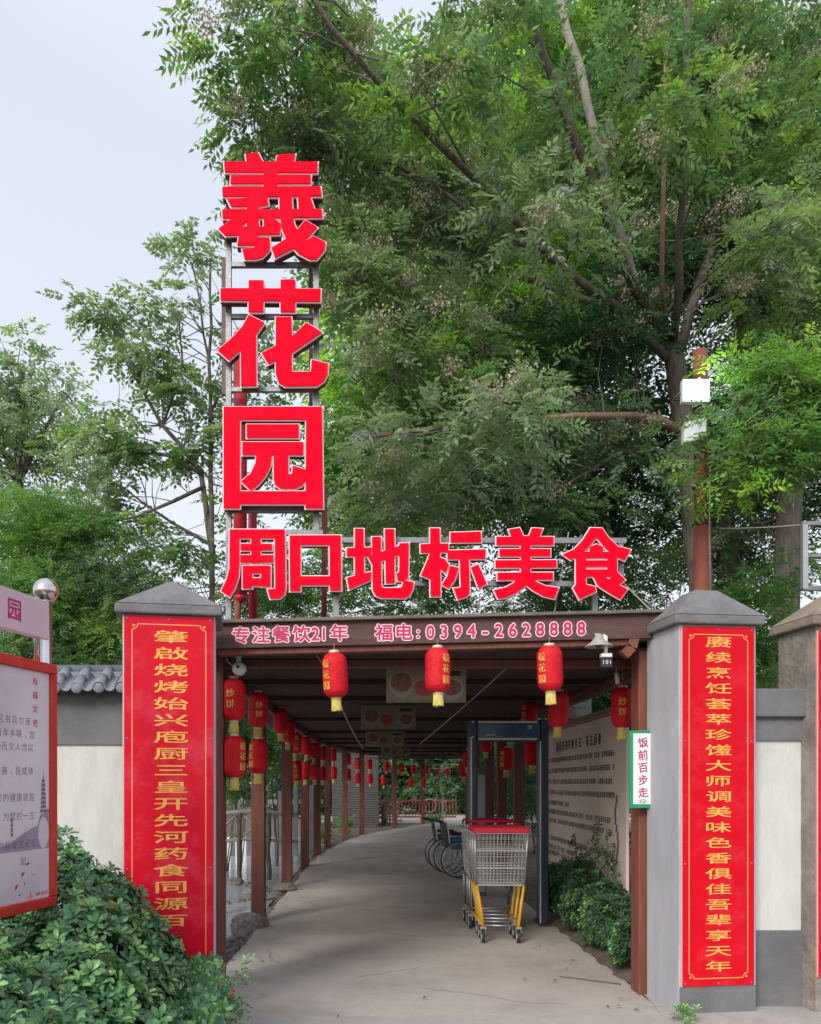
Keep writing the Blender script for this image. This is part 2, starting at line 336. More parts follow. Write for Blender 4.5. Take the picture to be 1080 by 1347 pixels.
def offset_poly(p, d):
    n = len(p); A = sum(p[i][0] * p[(i + 1) % n][1] - p[(i + 1) % n][0] * p[i][1] for i in range(n)); sg = 1 if A > 0 else -1
    o = []
    for i in range(n):
        a, b, c = (Vector(p[(i - 1) % n]), Vector(p[i]), Vector(p[(i + 1) % n]))
        d1 = (b - a).normalized(); d2 = (c - b).normalized()
        n1 = Vector((d1.y, -d1.x)) * sg; n2 = Vector((d2.y, -d2.x)) * sg
        m = n1 + n2
        if m.length < 1e-6: m = n1
        m.normalize(); k = min(1 / max(m.dot(n1), .35), 1.9)
        q = b + m * d * k; o.append((q.x, q.y))
    return o
def union(polys):
    vs = []; fs = []
    for i, p in enumerate(polys):
        if sum(p[j][0] * p[(j + 1) % len(p)][1] - p[(j + 1) % len(p)][0] * p[j][1] for j in range(len(p))) < 0: p = p[::-1]
        fs.append(list(range(len(vs), len(vs) + len(p)))); vs += [Vector((x + i * 3.7e-4, y + i * 2.3e-4)) for x, y in p]
    r = delaunay_2d_cdt(vs, [], fs, 1, 1e-6, False)
    rings = [[vs[i] for i in f] for f in fs]
    def inside(p, q):
        c = False
        for a, b in zip(q, q[1:] + q[:1]):
            if (a.y > p.y) != (b.y > p.y) and p.x < (b.x - a.x) * (p.y - a.y) / (b.y - a.y) + a.x: c = not c
        return c
    return r[0], [tuple(f) for f in r[2] if any(inside((r[0][f[0]] + r[0][f[1]] + r[0][f[2]]) / 3, q) for q in rings)]
def slab(mb, polys, tow, y0, y1):
    """union of stroke polygons as a solid from depth y0 (front) to y1"""
    vs, fs = union(polys); n = len(vs); cnt = {}
    mb.add([tow(v.x, v.y, y0) for v in vs] + [tow(v.x, v.y, y1) for v in vs], [])
    base = len(mb.v) - 2 * n
    for f in fs:
        for a, b in zip(f, f[1:] + f[:1]):
            cnt[frozenset((a, b))] = cnt.get(frozenset((a, b)), 0) + 1
    F2 = [tuple(base + i for i in f) for f in fs] + [tuple(base + n + i for i in reversed(f)) for f in fs]
    for kk, c in cnt.items():
        if c == 1:
            a, b = tuple(kk); F2.append((base + a, base + b, base + n + b, base + n + a))
    mb.f += F2; mb.sm += [False] * len(F2)
    return mb
def sign_char(ch, D, parent, lab):
    ox, oy, st, polys = SIGN[ch]
    def tow(x, y, d): p = P(ox + x / st, oy + y / st, D); return (p.x, D + d, p.z)
    f = slab(MB(), polys, tow, 0, .012).build('character', M['letter'], parent, label=lab)
    slab(MB(), [offset_poly(p, st * 1.6) for p in polys], tow, .013, .024).build('white_rim', M['rim'], f)
    slab(MB(), [offset_poly(p, st * .75) for p in polys], tow, .025, .085).build('return', M['ret'], f)
    return f

# ================================================================ THE SETTING
def lerp_tab(tab, d):
    if d <= tab[0][0]: return tab[0][1]
    for (a, x), (b, y) in zip(tab, tab[1:]):
        if d <= b: return x + (y - x) * (d - a) / (b - a)
    return tab[-1][1]
LEFT = [(5, -1.32), (6, -1.30), (15.7, -1.27), (18.2, -1.2), (19.9, -1.08), (23, -.75), (25.4, -.3), (28.8, .8), (31, 1.6), (34, 2.8)]
RIGHT = [(5, 2.06), (17, 2.06), (20, 2.2), (25, 2.75), (28.8, 3.9), (31, 4.9), (34, 6.2)]
def ss(a, b, x):
    t = min(1, max(0, (x - a) / (b - a))); return t * t * (3 - 2 * t)
def gz(x, y):       # terrain: a stream bed on the left of the walk
    bed = ss(-1.38, -1.75, x) * ss(8.6, 9.8, y) * (1 - ss(25, 28, y)) * (1 - ss(-5.2, -6.5, x) * 1)
    slope = ss(-1.25, -1.5, x) * ss(6.4, 7, y) * .10
    return -.02 - slope - .32 * bed + (.02 * math.sin(x * 5.1 + y * 2.3) * math.sin(y * 4.1) if x < -1.4 or x > 2.2 else 0)
xs = sorted(set([-400, -150, -60, -30, -15, -10] + [round(-8 + .16 * i, 3) for i in range(50)] + [0, .5, 1, 1.5, 2] + [2.06 + .2 * i for i in range(20)] + [8, 10, 15, 30, 60, 150, 400]))
ys = sorted(set([-100, -20, -5, 0, 3, 5] + [round(5.4 + .2 * i, 3) for i in range(120)] + [30, 32, 36, 40, 60, 100, 200, 500]))
mb = MB(); mb.add([(x, y, gz(x, y)) for y in ys for x in xs], [(j * len(xs) + i, j * len(xs) + i + 1, (j + 1) * len(xs) + i + 1, (j + 1) * len(xs) + i) for j in range(len(ys) - 1) for i in range(len(xs) - 1)], True)
mb.build('ground', M['soil'], kind='structure')
# concrete walk under the roof
mb = MB(); ds = [5.62 + .55 * i for i in range(53)]
V = []
for i, d in enumerate(ds):
    j = .02 * math.sin(i * 1.9)
    a, b = lerp_tab(LEFT, d) + .02 + j + .02 * math.sin(i * 4.3), lerp_tab(RIGHT, d) - .02 - j * .5
    V += [(a, d, -.12), (a, d, 0), (b, d, 0), (b, d, -.12)]
Fs = []
for i in range(len(ds) - 1):
    for k in range(3): Fs.append((i * 4 + k, i * 4 + k + 1, i * 4 + 4 + k + 1, i * 4 + 4 + k))
mb.add(V, Fs); mb.build('walkway_floor', M['concrete'], kind='structure')
mb = MB(); mb.add([(-2.6, 2.2, .004), (7, 2.2, .004), (7, 6.2, .004), (2.05, 6.2, .004), (2.0, 5.66, .004), (-1.2, 5.60, .004), (-2.6, 5.6, .004)], [(0, 1, 2, 3, 4, 5, 6)])
mb.build('forecourt', M['fore'], kind='structure')
for nm in ('concrete', 'fore'):
    m_ = M[nm]; N = m_.node_tree.nodes; L = m_.node_tree.links; p = N['Principled BSDF']
    t_ = N.new('ShaderNodeTexCoord'); no = N.new('ShaderNodeTexNoise'); no.inputs['Scale'].default_value = 1.6; no.inputs['Detail'].default_value = 6
    L.new(t_.outputs['Object'], no.inputs['Vector']); mv = N.new('ShaderNodeMixRGB'); mv.inputs[0].default_value = .28
    L.new(t_.outputs['Object'], mv.inputs[1]); L.new(no.outputs['Color'], mv.inputs[2])
    vo = N.new('ShaderNodeTexVoronoi'); vo.feature = 'DISTANCE_TO_EDGE'; vo.inputs['Scale'].default_value = .62; L.new(mv.outputs[0], vo.inputs['Vector'])
    r_ = N.new('ShaderNodeMapRange'); r_.inputs[1].default_value = 0; r_.inputs[2].default_value = .006; r_.inputs[3].default_value = .55; r_.inputs[4].default_value = 0; L.new(vo.outputs['Distance'], r_.inputs[0])
    n2 = N.new('ShaderNodeTexNoise'); n2.inputs['Scale'].default_value = .9; L.new(t_.outputs['Object'], n2.inputs['Vector'])
    r2 = N.new('ShaderNodeMapRange'); r2.inputs[1].default_value = .5; r2.inputs[2].default_value = .6; L.new(n2.outputs[0], r2.inputs[0])
    mu = N.new('ShaderNodeMath'); mu.operation = 'MULTIPLY'; L.new(r_.outputs[0], mu.inputs[0]); L.new(r2.outputs[0], mu.inputs[1])
    old = p.inputs['Base Color'].links[0].from_socket; mx = N.new('ShaderNodeMixRGB'); L.new(mu.outputs[0], mx.inputs[0]); L.new(old, mx.inputs[1]); mx.inputs[2].default_value = (.08, .065, .05, 1); L.new(mx.outputs[0], p.inputs['Base Color'])
# plaza at the far end
mb = MB(); mb.add([(-2.2, 33.3, -.008), (16, 33.3, -.008), (20, 60, -.008), (-8, 60, -.008)], [(0, 1, 2, 3)]); mb.build('garden_path', M['fore'], kind='structure')
# stream water and planting strip
mb = MB(); mb.add([(-6.6, 9.3, -.17), (-1.5, 9.3, -.17), (-1.5, 27, -.17), (-6.6, 27, -.17)], [(0, 1, 2, 3)]); mb.build('stream_water', M['water'], kind='structure')
mb = MB(); n = 26; V = []
for i in range(n + 1):
    d = 6.45 + i * .135
    for k in range(7):
        x = 2.03 + k * .1 + (.03 * math.sin(i * 1.7) if k == 0 else 0)
        V.append((x, d, (.0 if k == 0 else .035 + .03 * rnd.random())))
mb.add(V, [(i * 7 + k, i * 7 + k + 1, (i + 1) * 7 + k + 1, (i + 1) * 7 + k) for i in range(n) for k in range(6)], True)
mb.build('planting_bed', M['soil'], kind='structure')

TH = R(7)
def frame(o, th):
    u = Vector((math.cos(th), math.sin(th), 0)); v = Vector((-math.sin(th), math.cos(th), 0)); o = Vector(o)
    return lambda a, b, c: tuple(o + u * a + v * b + Vector((0, 0, c)))
# ---------------------------------------------------------------- gate pillars with couplets
def pillar(px, D, wd, dp, label, text, banner_m, zb, capflat, group, n_ch_px, zc0, dz, chw, chh, body_m, cap_m, cap_rise=.27, base=True):
    o = P(px, HZ, D); o.z = 0; fr = frame(o, R(10.2) if px < 300 else TH)
    t = thing('gate_pillar', fr(wd / 2, dp / 2, 0), label, 'pillar', group)
    MB().obox(fr, 0, wd, 0, dp, -.1, 2.70).build('shaft', body_m, t, bevel=.006)
    c = MB(); ov = .045; e0, e1 = 2.70, 2.765
    c.obox(fr, -ov, wd + ov, -ov, dp + ov, e0, e1)
    cx, cy, q = wd / 2, dp / 2, capflat
    c.add([fr(-ov, -ov, e1), fr(wd + ov, -ov, e1), fr(wd + ov, dp + ov, e1), fr(-ov, dp + ov, e1), fr(cx - q, cy - q, e1 + cap_rise), fr(cx + q, cy - q, e1 + cap_rise), fr(cx + q, cy + q, e1 + cap_rise), fr(cx - q, cy + q, e1 + cap_rise)],
          [(0, 1, 5, 4), (1, 2, 6, 5), (2, 3, 7, 6), (3, 0, 4, 7), (4, 5, 6, 7)])
    c.build('cap', cap_m, t, bevel=.012)
    return t, fr
def couplet(t, fr, wd, zt, zb, text, zc0, dz, chw, chh, mb_, m0=.012, m1=.012):
    f2 = lambda a, z, l: fr(a, -.012 - l, z)
    b = MB().obox(fr, m0, wd - m1, -.012, -.001, zb, zt).build('couplet_banner', mb_, t, bevel=.002)
    MB().obox(fr, m0 - .005, m0, -.013, -.001, zb, zt).build('panel_edge', M['edge'], b)
    g = MB(); L = .0015; a0, a1, z0, z1 = m0 + .05, wd - m1 - .05, zb + .055, zt - .055; s = .0035; r = .035
    def seg(xa, za, xb, zb_, w_=s):
        d = Vector((xb - xa, zb_ - za)).normalized(); nx, nz = -d.y * w_, d.x * w_
        g.add([f2(xa + nx, za + nz, L), f2(xa - nx, za - nz, L), f2(xb - nx, zb_ - nz, L), f2(xb + nx, zb_ + nz, L)], [(0, 1, 2, 3)])
    seg(a0, z0 + r, a0, z1 - r); seg(a1, z0 + r, a1, z1 - r); seg(a0 + r, z0, a1 - r, z0); seg(a0 + r, z1, a1 - r, z1)
    for (cx, cz, sx, sz) in ((a0, z0, 1, 1), (a1, z0, -1, 1), (a0, z1, 1, -1), (a1, z1, -1, -1)):   # scooped corners with a little leaf
        pts = [(cx + sx * r * (1 - math.sin(q)), cz + sz * r * (1 - math.cos(q))) for q in [i * math.pi / 12 for i in range(7)]]
        pts = [(cx + sx * r * math.cos(q), cz + sz * r * math.sin(q)) for q in [i * math.pi / 12 for i in range(7)]]
        for p, q in zip(pts, pts[1:]): seg(*p, *q)
        g.add([f2(cx, cz, L), f2(cx + sx * .026, cz + sz * .008, L), f2(cx + sx * .015, cz + sz * .015, L), f2(cx + sx * .008, cz + sz * .026, L)], [(0, 1, 2, 3)])
    g.build('gold_border', M['goldline'], b)
    tx = MB(); cxx = (m0 + wd - m1) / 2
    for i, ch in enumerate(text): put(tx, ch, f2, cxx + (.012 if wd > .58 else 0), zc0 - i * dz, chw, chh, .013, .0015)
    tx.build('lettering', M['gold'], b)
    for a_ in (m0 + .02, (m0 + wd - m1) / 2, wd - m1 - .02):
        for z_ in (zb + .02, zt - .02) if abs(a_ - wd / 2) < .1 else (zb + .02, zb + .85, zb + 1.7, zt - .02):
            MB().lathe(fr(a_, -.0125, z_), [(.001, -.004), (.005, -.0035), (.007, 0)], 8, 'y').build('screw', M['galv'], b)
    return b
pl, frl = pillar(161, 5.33, .593, .5, 'grey gate pillar left of the walkway, its red couplet partly hidden by the hedge', '', None, 0, .02, 'painted gate pillars', 0, 0, 0, 0, 0, M['pillar'], M['cap'], .21)
couplet(pl, frl, .593, 2.69, .19, '肇啟烧烤始兴庖厨三皇开先河药食同源百', 2.556, .1092, .232, .085, M['banner_worn'])
prr, frr = pillar(893, 5.68, .57, .49, 'lavender grey gate pillar right of the walkway, its whole red couplet in view', '', None, 0, .09, 'painted gate pillars', 0, 0, 0, 0, 0, M['pillar'], M['cap'], .215)
couplet(prr, frr, .57, 2.685, .19, '赓续烹饪荟萃珍馐大师调美味色香俱佳吾辈享天年', 2.578, .1072, .202, .080, M['banner'], .018, .02)
MB().obox(frr, .004, .566, -.004, -.0005, .0, .185).build('plinth_paint', M['wallgrey'], prr)
pf, frf = pillar(1073, 5.72, .6, .43, 'unpainted weathered pillar beyond the right wall, cut off by a red panel', '', None, 0, .05, None, 0, 0, 0, 0, 0, M['oldpillar'], M['oldcap'], .22)
couplet(pf, frf, .6, 2.66, .25, '', 2.5, .1, .2, .09, M['banner'], .01, .01)

# ---------------------------------------------------------------- boundary walls
wl = thing('boundary_wall', (-4, 6.7, 0), 'white garden wall with grey band and grey roof tiles along its top, left of the gate', 'wall')
MB().box(-9, -1.72, 6.6, 6.85, -.1, 1.905).build('white_face', M['wallwhite'], wl)
MB().box(-9, -1.72, 6.585, 6.865, 1.907, 2.33).build('grey_band', M['wallgrey'], wl)
MB().box(-9, -1.72, 6.52, 6.93, 2.33, 2.36).build('coping_slab', M['wallgrey'], wl, bevel=.005)
MB().box(-9, -1.72, 6.63, 6.82, 2.36, 2.50).build('ridge_base', M['tile'], wl)
MB().tube([(-9, 6.725, 2.515), (-1.72, 6.725, 2.515)], .052, 12).build('ridge', M['tile'], wl)
def half(mb, x, y0, z0, y1, z1, r0, r1, th=.012, n=8, up=1):
    V = []
    for (y, z, r) in ((y0, z0, r0), (y1, z1, r1)):
        for rr in (r, r - th):
            for k in range(n + 1):
                a = math.pi * k / n; V.append((x + rr * math.cos(a), y, z + up * rr * math.sin(a)))
    m_ = n + 1; Fs = []
    for k in range(n):
        Fs += [(k, k + 1, 2 * m_ + k + 1, 2 * m_ + k), (m_ + k, 3 * m_ + k, 3 * m_ + k + 1, m_ + k + 1), (k, m_ + k, m_ + k + 1, k + 1), (2 * m_ + k, 2 * m_ + k + 1, 3 * m_ + k + 1, 3 * m_ + k)]
    return mb.add(V, Fs, True)
tA = MB(); half(tA, 0, 0, 0, .13, .085, .05, .046); tA = tA.build('roof_tile', M['tile'])
tE = MB(); half(tE, 0, 0, 0, .13, .085, .05, .046); tE.lathe((0, .006, .006), [(.001, -.006), (.042, -.006), (.047, 0), (.047, .008), (.001, .008)], 14, 'y'); tE = tE.build('end_tile', M['tile'])
tP = MB(); half(tP, 0, 0, .03, .26, .2, .045, .045, up=-1); tP = tP.build('pan_tile', M['tile'])
for sx_, arr in (('f', 1),):
    for i in range(41):
        x = -1.80 - i * .172
        for j in range(2):
            o = (tE if j == 0 else tA).copy(); COL.objects.link(o); o.parent = wl
            o.location = Vector((x + rnd.uniform(-.004, .004), 6.43 + j * .118, 2.345 + j * .077 + rnd.uniform(-.003, .003))) - wl.location
            o.rotation_euler = (rnd.uniform(-.03, .03), rnd.uniform(-.03, .03), rnd.uniform(-.03, .03))
        o = tP.copy(); COL.objects.link(o); o.parent = wl; o.location = Vector((x - .086, 6.43, 2.33)) - wl.location
for o in (tA, tE, tP): bpy.data.objects.remove(o)
wr = thing('boundary_wall', (2.95, 6.0, 0), 'white garden wall with grey base and stepped grey coping, right of the gate', 'wall')
MB().box(2.55, 3.3, 5.88, 6.05, .545, 1.90).build('white_face', M['wallwhite'], wr)
MB().box(2.55, 3.3, 5.865, 6.06, -.1, .543).build('grey_base', M['wallgrey'], wr, bevel=.004)
MB().box(2.55, 3.3, 5.865, 6.06, 1.902, 2.07).build('grey_band', M['wallgrey'], wr)
MB().box(2.5, 3.13, 5.82, 6.08, 2.07, 2.27).build('coping', M['wallgrey'], wr, bevel=.01)
wr2 = thing('boundary_wall', (6, 5.6, 0), 'grey rendered wall running on past the weathered pillar', 'wall')
MB().box(3.62, 9, 5.95, 6.15, -.1, 2.2).build('face', M['wallgrey'], wr2)

# ---------------------------------------------------------------- covered walkway
cw = thing('covered_walkway', (.4, 6.2, 0), 'long roofed walkway with red brown posts and dark plank ceiling', 'walkway roof')
postD = [9.44, 12.5, 15.7, 18.2, 20.0, 23.0, 25.4, 28.8, 32]
def post(x, d, m, wd=.16, top=2.52, name='post', kw={}):
    MB().box(x - wd / 2, x + wd / 2, d, d + wd, -.22, top).build(name, m, cw, bevel=.008, **kw)
post(-1.245, 6.42, M['wood'], .15, 2.6); post(1.225 + .88, 6.2, M['wood2'], .19, 2.62)
for d in postD:
    post(lerp_tab(LEFT, d) - .03, d, M['wood'], .155)
for d in [12.7, 14.4, 15.9, 18.4, 20.2, 23, 25.4, 28.8]:
    post(lerp_tab(RIGHT, d) + .22, d, M['wood'], .16 if d < 20 else .24)
# ceiling boards across the walk, one by one
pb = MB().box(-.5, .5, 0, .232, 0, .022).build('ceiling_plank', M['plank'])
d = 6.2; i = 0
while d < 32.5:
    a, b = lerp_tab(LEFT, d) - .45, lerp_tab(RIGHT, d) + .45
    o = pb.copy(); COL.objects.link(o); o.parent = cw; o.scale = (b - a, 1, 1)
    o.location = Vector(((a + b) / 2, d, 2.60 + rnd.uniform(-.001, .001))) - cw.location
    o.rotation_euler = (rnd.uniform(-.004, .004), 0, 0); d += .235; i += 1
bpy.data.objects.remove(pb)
mb = MB(); V = []; ds = [6.1 + .9 * i for i in range(30)]
for d in ds:
    a, b = lerp_tab(LEFT, d) - .55, lerp_tab(RIGHT, d) + .55; c = (a + b) / 2
    V += [(a, d, 2.655), (c, d, 2.72), (b, d, 2.655), (a, d, 2.70), (c, d, 2.765), (b, d, 2.70)]
Fs = []
for i in range(len(ds) - 1):
    q, r_ = i * 6, i * 6 + 6
    Fs += [(q, q + 1, r_ + 1, r_), (q + 1, q + 2, r_ + 2, r_ + 1), (q + 3, r_ + 3, r_ + 4, q + 4), (q + 4, r_ + 4, r_ + 5, q + 5), (q, r_, r_ + 3, q + 3), (q + 2, q + 5, r_ + 5, r_ + 2)]
Fs += [(0, 3, 4, 1), (1, 4, 5, 2)]; q = (len(ds) - 1) * 6; Fs += [(q, q + 1, q + 4, q + 3), (q + 1, q + 2, q + 5, q + 4)]
mb.add(V, Fs).build('roof_sheet', M['roof'], cw)
for side, tab, dx in ((0, LEFT, -.03), (1, RIGHT, .22)):
    for a, b in zip([6.3] + postD[:-1], postD):
        pa, pb_ = Vector((lerp_tab(tab, a) + dx, a + .08, 2.545)), Vector((lerp_tab(tab, b) + dx, b + .078, 2.545))
        MB().tube([pa, pb_], .062, 4).build('eave_beam', M['wood'], cw)
for d in [6.6, 7.9] + [x for x in postD]:
    a, b = lerp_tab(LEFT, d) - .03, lerp_tab(RIGHT, d) + .25
    MB().box(a, b, d + .02, d + .12, 2.55 if d > 7 else 2.535, 2.597).build('cross_beam', M['wood'] if d < 7 else M['plank'], cw, bevel=.005)
# fascia over the entrance, slightly higher on the right
fa = thing('fascia_sign', P(575, 830, 6.1), 'dark wooden fascia board with pink outlined crimson slogan and phone number', 'sign board')
def ffr(px, py, l): p = P(px, py, 6.06); return (p.x, 6.06 - l, p.z)
def fsl(px): return -(px - 285) * 14 / 585    # the board rises to the right
def fq(mb, x0, x1, y0, y1, d0, d1):
    pts = []
    for (x, y) in ((x0, y1), (x1, y1)):
        pts.append((x, y))
    A = []
    for y in (y1, y0):
        for dd, x in ((d0, x0), (d0, x1), (d1, x1), (d1, x0)):
            p = P(x, y + fsl(x), 6.06); A.append((p.x, dd, p.z))
    return mb.hexa(A)
fq(MB(), 281, 872, 821, 853, 6.06, 6.10).build('board', M['fascia'], fa, bevel=.004)
fq(MB(), 279, 878, 816.5, 820.6, 6.02, 6.2).build('top_strip', M['roof'], fa, bevel=.003)
fq(MB(), 286, 830, 853.5, 861, 6.09, 6.18).build('lower_batten', M['wood'], fa, bevel=.004)
fw, fc = MB(), MB()
txt = [('专', 317, 0), ('注', 343.5, 0), ('餐', 370, 0), ('饮', 397, 0), ('2', 415, 1), ('1', 426, 1), ('年', 446, 0), ('福', 505, 0), ('电', 532, 0), (':', 550, 1)]
x = 566
for ch in '0394-2628888': txt.append((ch, x, 1)); x += 18.05
U = 6.06 / F
for i, (ch, px, dg_) in enumerate(txt):
    py = 837 - (px - 317) * 14 / 585 + (0 if px > 500 else -1)
    f3 = lambda a, z, l: (P(px, py, 6.06).x + a, 6.06 - l, P(px, py, 6.06).z + z)
    sx = 24 * U if not dg_ else (22 if ch != '-' else 26) * U; sz = 22.5 * U if not dg_ else 24 * U
    if ch == ':': sx = sz = 21 * U
    put(fw, ch, f3, 0, 0, sx, sz, .085, .003 + (i % 2) * .0004); put(fc, ch, f3, 0, 0, sx, sz, .026, .0055)
fw.build('letter_outline', M['pinkw'], fa); fc.build('lettering', M['crimson'], fa)
# curved bracket at the right post
br = MB(); pts = [(862, 812), (845, 822), (834, 836), (830, 852), (820, 862)]
for (a, b) in zip(pts, pts[1:]):
    p, q = P(*a, 6.1), P(*b, 6.1); br.tube([p, q], .05, 4)
br.build('bracket', M['wood2'], fa)

# ---------------------------------------------------------------- sign frames and characters
SD = 6.12
def bar(px0, py0, px1, py1, D, wpx, m, parent, name='rail', n=4):
    r = wpx / 2 * D / F * (1.414 if n == 4 else 1)
    MB().tube([P(px0, py0, D), P(px1, py1, D)], r, n).build(name, m, parent)
vsn = thing('vertical_sign', P(358, 815, SD + .15), 'tall steel frame carrying three big red characters stacked one above another', 'sign')
DF = SD + .125
bar(301, 215, 301, 822, DF, 7, M['galv'], vsn, 'upright'); bar(416, 215, 416, 700, DF, 7, M['galv'], vsn, 'upright')
bar(295, 340, 295, 520, DF + .3, 6, M['darktube'], vsn, 'upright'); bar(409, 340, 409, 560, DF + .3, 5, M['darktube'], vsn, 'upright')
for y in (225, 349, 417, 513, 545, 672): bar(304, y, 413, y, DF + .002, 5.5, M['galv'], vsn)
for y in (352, 420, 516): bar(299, y - 3, 411, y - 3, DF + .3, 4, M['darktube'], vsn)
for x in (298, 412):
    for y in (349, 513): MB().tube([P(x, y, DF), P(x, y - 2, DF + .3)], .014, 4).build('spacer', M['darktube'], vsn)
for ch, lb in (('羲', 'topmost red character of the stack'), ('花', 'middle red character of the stack'), ('园', 'lowest, square red character of the stack')): sign_char(ch, SD, vsn, lb)
hsn = thing('horizontal_sign', P(590, 815, SD + .15), 'row of six red white edged characters on a steel frame above the fascia', 'sign')
bar(372, 701, 425, 701, DF, 6.5, M['galv'], hsn); bar(425, 711, 822, 712, DF, 7, M['galv'], hsn); bar(545, 767.5, 762, 768.5, DF, 6.5, M['galv'], hsn)
bar(442, 714, 442, 822, DF + .01, 8, M['galv'], hsn, 'upright'); bar(783, 716, 782, 812, DF + .01, 7, M['galv'], hsn, 'upright'); bar(816, 715, 816, 765, DF, 6, M['galv'], hsn, 'upright')
for i, ch in enumerate('周口地标美食'): sign_char(ch, SD, hsn, None)
rp_ = thing('support_pipe', P(312, 815, SD + .5), 'fat red pipe standing behind the left characters of the sign', 'pipe')
MB().tube([P(316, 785, SD + .55), P(316, 440, SD + .55)], .055, 14).build('pipe', M['redtube'], rp_); MB().tube([P(312, 840, SD + .55), P(313, 786, SD + .55)], .028, 10).build('foot', M['rust'], rp_)
MB().lathe(P(316, 786, SD + .55), [(.02, -.05), (.055, -.01), (.057, .01), (.02, .012)], 14).build('end_cap', M['redtube'], rp_)
rp2 = thing('support_pipe', P(332, 815, SD + .75), 'thinner red pipe beside the fat red pipe behind the sign', 'pipe')
MB().tube([P(333, 830, SD + .75), P(332, 640, SD + .75)], .036, 12).build('pipe', M['redtube'], rp2)
rp3 = thing('support_pole', P(432, 820, SD + .6), 'slim rust brown pole rising behind the open square character', 'pole')
MB().tube([P(426, 840, SD + .6), P(427, 640, SD + .6)], .022, 8).build('pole', M['rust'], rp3)

# ---------------------------------------------------------------- plant builders
def greens(kind):
    return dict(
        main=[(.155, .265, .125), (.21, .34, .175), (.12, .225, .125), (.18, .295, .19), (.26, .42, .12)],
        lit=[(.36, .62, .10), (.46, .70, .11), (.26, .54, .10)],  # yellow-green of sunlit foliage put straight into the leaf colour
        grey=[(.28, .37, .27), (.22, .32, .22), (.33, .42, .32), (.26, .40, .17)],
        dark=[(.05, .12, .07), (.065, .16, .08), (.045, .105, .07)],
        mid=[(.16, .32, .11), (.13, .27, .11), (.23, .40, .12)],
        hedge=[(.038, .115, .045), (.06, .155, .06), (.03, .09, .04), (.10, .22, .075), (.05, .13, .055), (.14, .28, .09)],
    )[kind]
def unit(v): return v / np.maximum(np.linalg.norm(v, axis=-1, keepdims=True), 1e-9)
def spray_arrays(org, dr, L, nl, ll, lw, col, droop=.25, jit=.25):
    """compound leaves: org, dr (N,3); nl leaflets each; returns verts, quads, tint"""
    N = len(org); up = np.array([0, 0, 1.]) + nr.normal(0, .35, (N, 3))
    s = unit(np.cross(dr, up)); nm = unit(np.cross(s, dr))
    Vs = []; Cs = []
    for i in range(nl):
        last = i == nl - 1; t = 1.0 if last else ((i // 2) + .8) / (nl / 2 + .3)
        sg = 0 if last else (1 if i % 2 else -1)
        b = org + dr * (L * t)[:, None] + np.array([0, 0, -1.]) * (droop * L * t * t)[:, None]
        ld = unit(dr * (.55 if not last else 1) + s * sg * .9 + np.array([0, 0, -.25]) + nr.normal(0, .16, (N, 3)))
        l = (ll * (1 - .25 * abs(t - .5)) * nr.uniform(.8, 1.2, N))[:, None]
        wv = unit(np.cross(ld, nm + nr.normal(0, .3, (N, 3)))) * (lw * .5)
        nn = unit(np.cross(wv, ld))
        q = np.stack([b, b + ld * l * .42 + wv + nn * lw * .12, b + ld * l, b + ld * l * .42 - wv + nn * lw * .12], 1)
        Vs.append(q); c = col * nr.uniform(1 - jit, 1 + jit, (N, 1)); Cs.append(np.repeat(c[:, None, :], 4, 1))
    V = np.concatenate(Vs, 0).reshape(-1, 3); C = np.concatenate(Cs, 0).reshape(-1, 3)
    return V, np.arange(len(V)).reshape(-1, 4), np.clip(C, 0, 1)
def crown(parent, clumps, name='crown', L=.30, nl=11, ll=.085, lw=.030, per=26, droop=.25, m=None):
    O = []; Dd = []; Ls = []; Cc = []
    for (c, r, pal, k) in clumps:
        n = max(4, int(per * k)); pal = greens(pal) if isinstance(pal, str) else pal
        d = unit(nr.normal(0, 1, (n, 3)) * np.array([1, 1, .55]) + np.array([0, 0, .1]))
        O.append(np.array(c) + d * (r * nr.uniform(.1, 1, (n, 1)) ** .6) * np.array([1, 1, .6]))
        d2 = unit(d * np.array([1, 1, .45]) + nr.normal(0, .3, (n, 3)) + np.array([0, 0, -.12])); Dd.append(d2)
        Ls.append(L * nr.uniform(.65, 1.2, n)); base = np.array(pal[nr.integers(len(pal))])
        Cc.append(np.tile(base, (n, 1)) * nr.uniform(.85, 1.15, (n, 1)))
    V, Fq, C = spray_arrays(np.concatenate(O), np.concatenate(Dd), np.concatenate(Ls), nl, ll, lw, np.concatenate(Cc), droop)
    return raw_mesh(name, m or M['leaf'], V, Fq, parent, C)
def blossoms(parent, pts, n=230, r=.14, col=(.48, .43, .37), name='blossom'):
    V = []
    c = np.repeat(np.array(pts), n, 0); N = len(c)
    p = c + nr.normal(0, 1, (N, 3)) * r * np.array([1, 1, .7]) * .6
    a = unit(nr.normal(0, 1, (N, 3))) * .015; b = unit(np.cross(a, nr.normal(0, 1, (N, 3)))) * .013
    V = np.stack([p - a, p - b, p + a, p + b], 1).reshape(-1, 3)
    C = np.repeat(np.array(col)[None] * nr.uniform(.6, 1.25, (N, 1)), 4, 0)
    return raw_mesh(name, M['bloss'], V, np.arange(len(V)).reshape(-1, 4), parent, C)
def in_ellipsoid(n, bias=.5):
    d = unit(nr.normal(0, 1, (n, 3))); return d * (nr.uniform(0, 1, (n, 1)) ** bias)
def clumps_from(spec, r=(.25, .5)):
    """spec rows: centre px, py, depth, half sizes px, py, metres deep, count, palette, density"""
    out_ = []
    for (px, py, D, rx, ry, rd, n, pal, k) in spec:
        q = in_ellipsoid(n, .42)
        for a in q:
            D_ = D + a[1] * rd
            out_.append((tuple(P(px + a[0] * rx, py - a[2] * ry, D) + Vector((0, D_ - D, 0))), nr.uniform(*r), pal, k))
    return out_
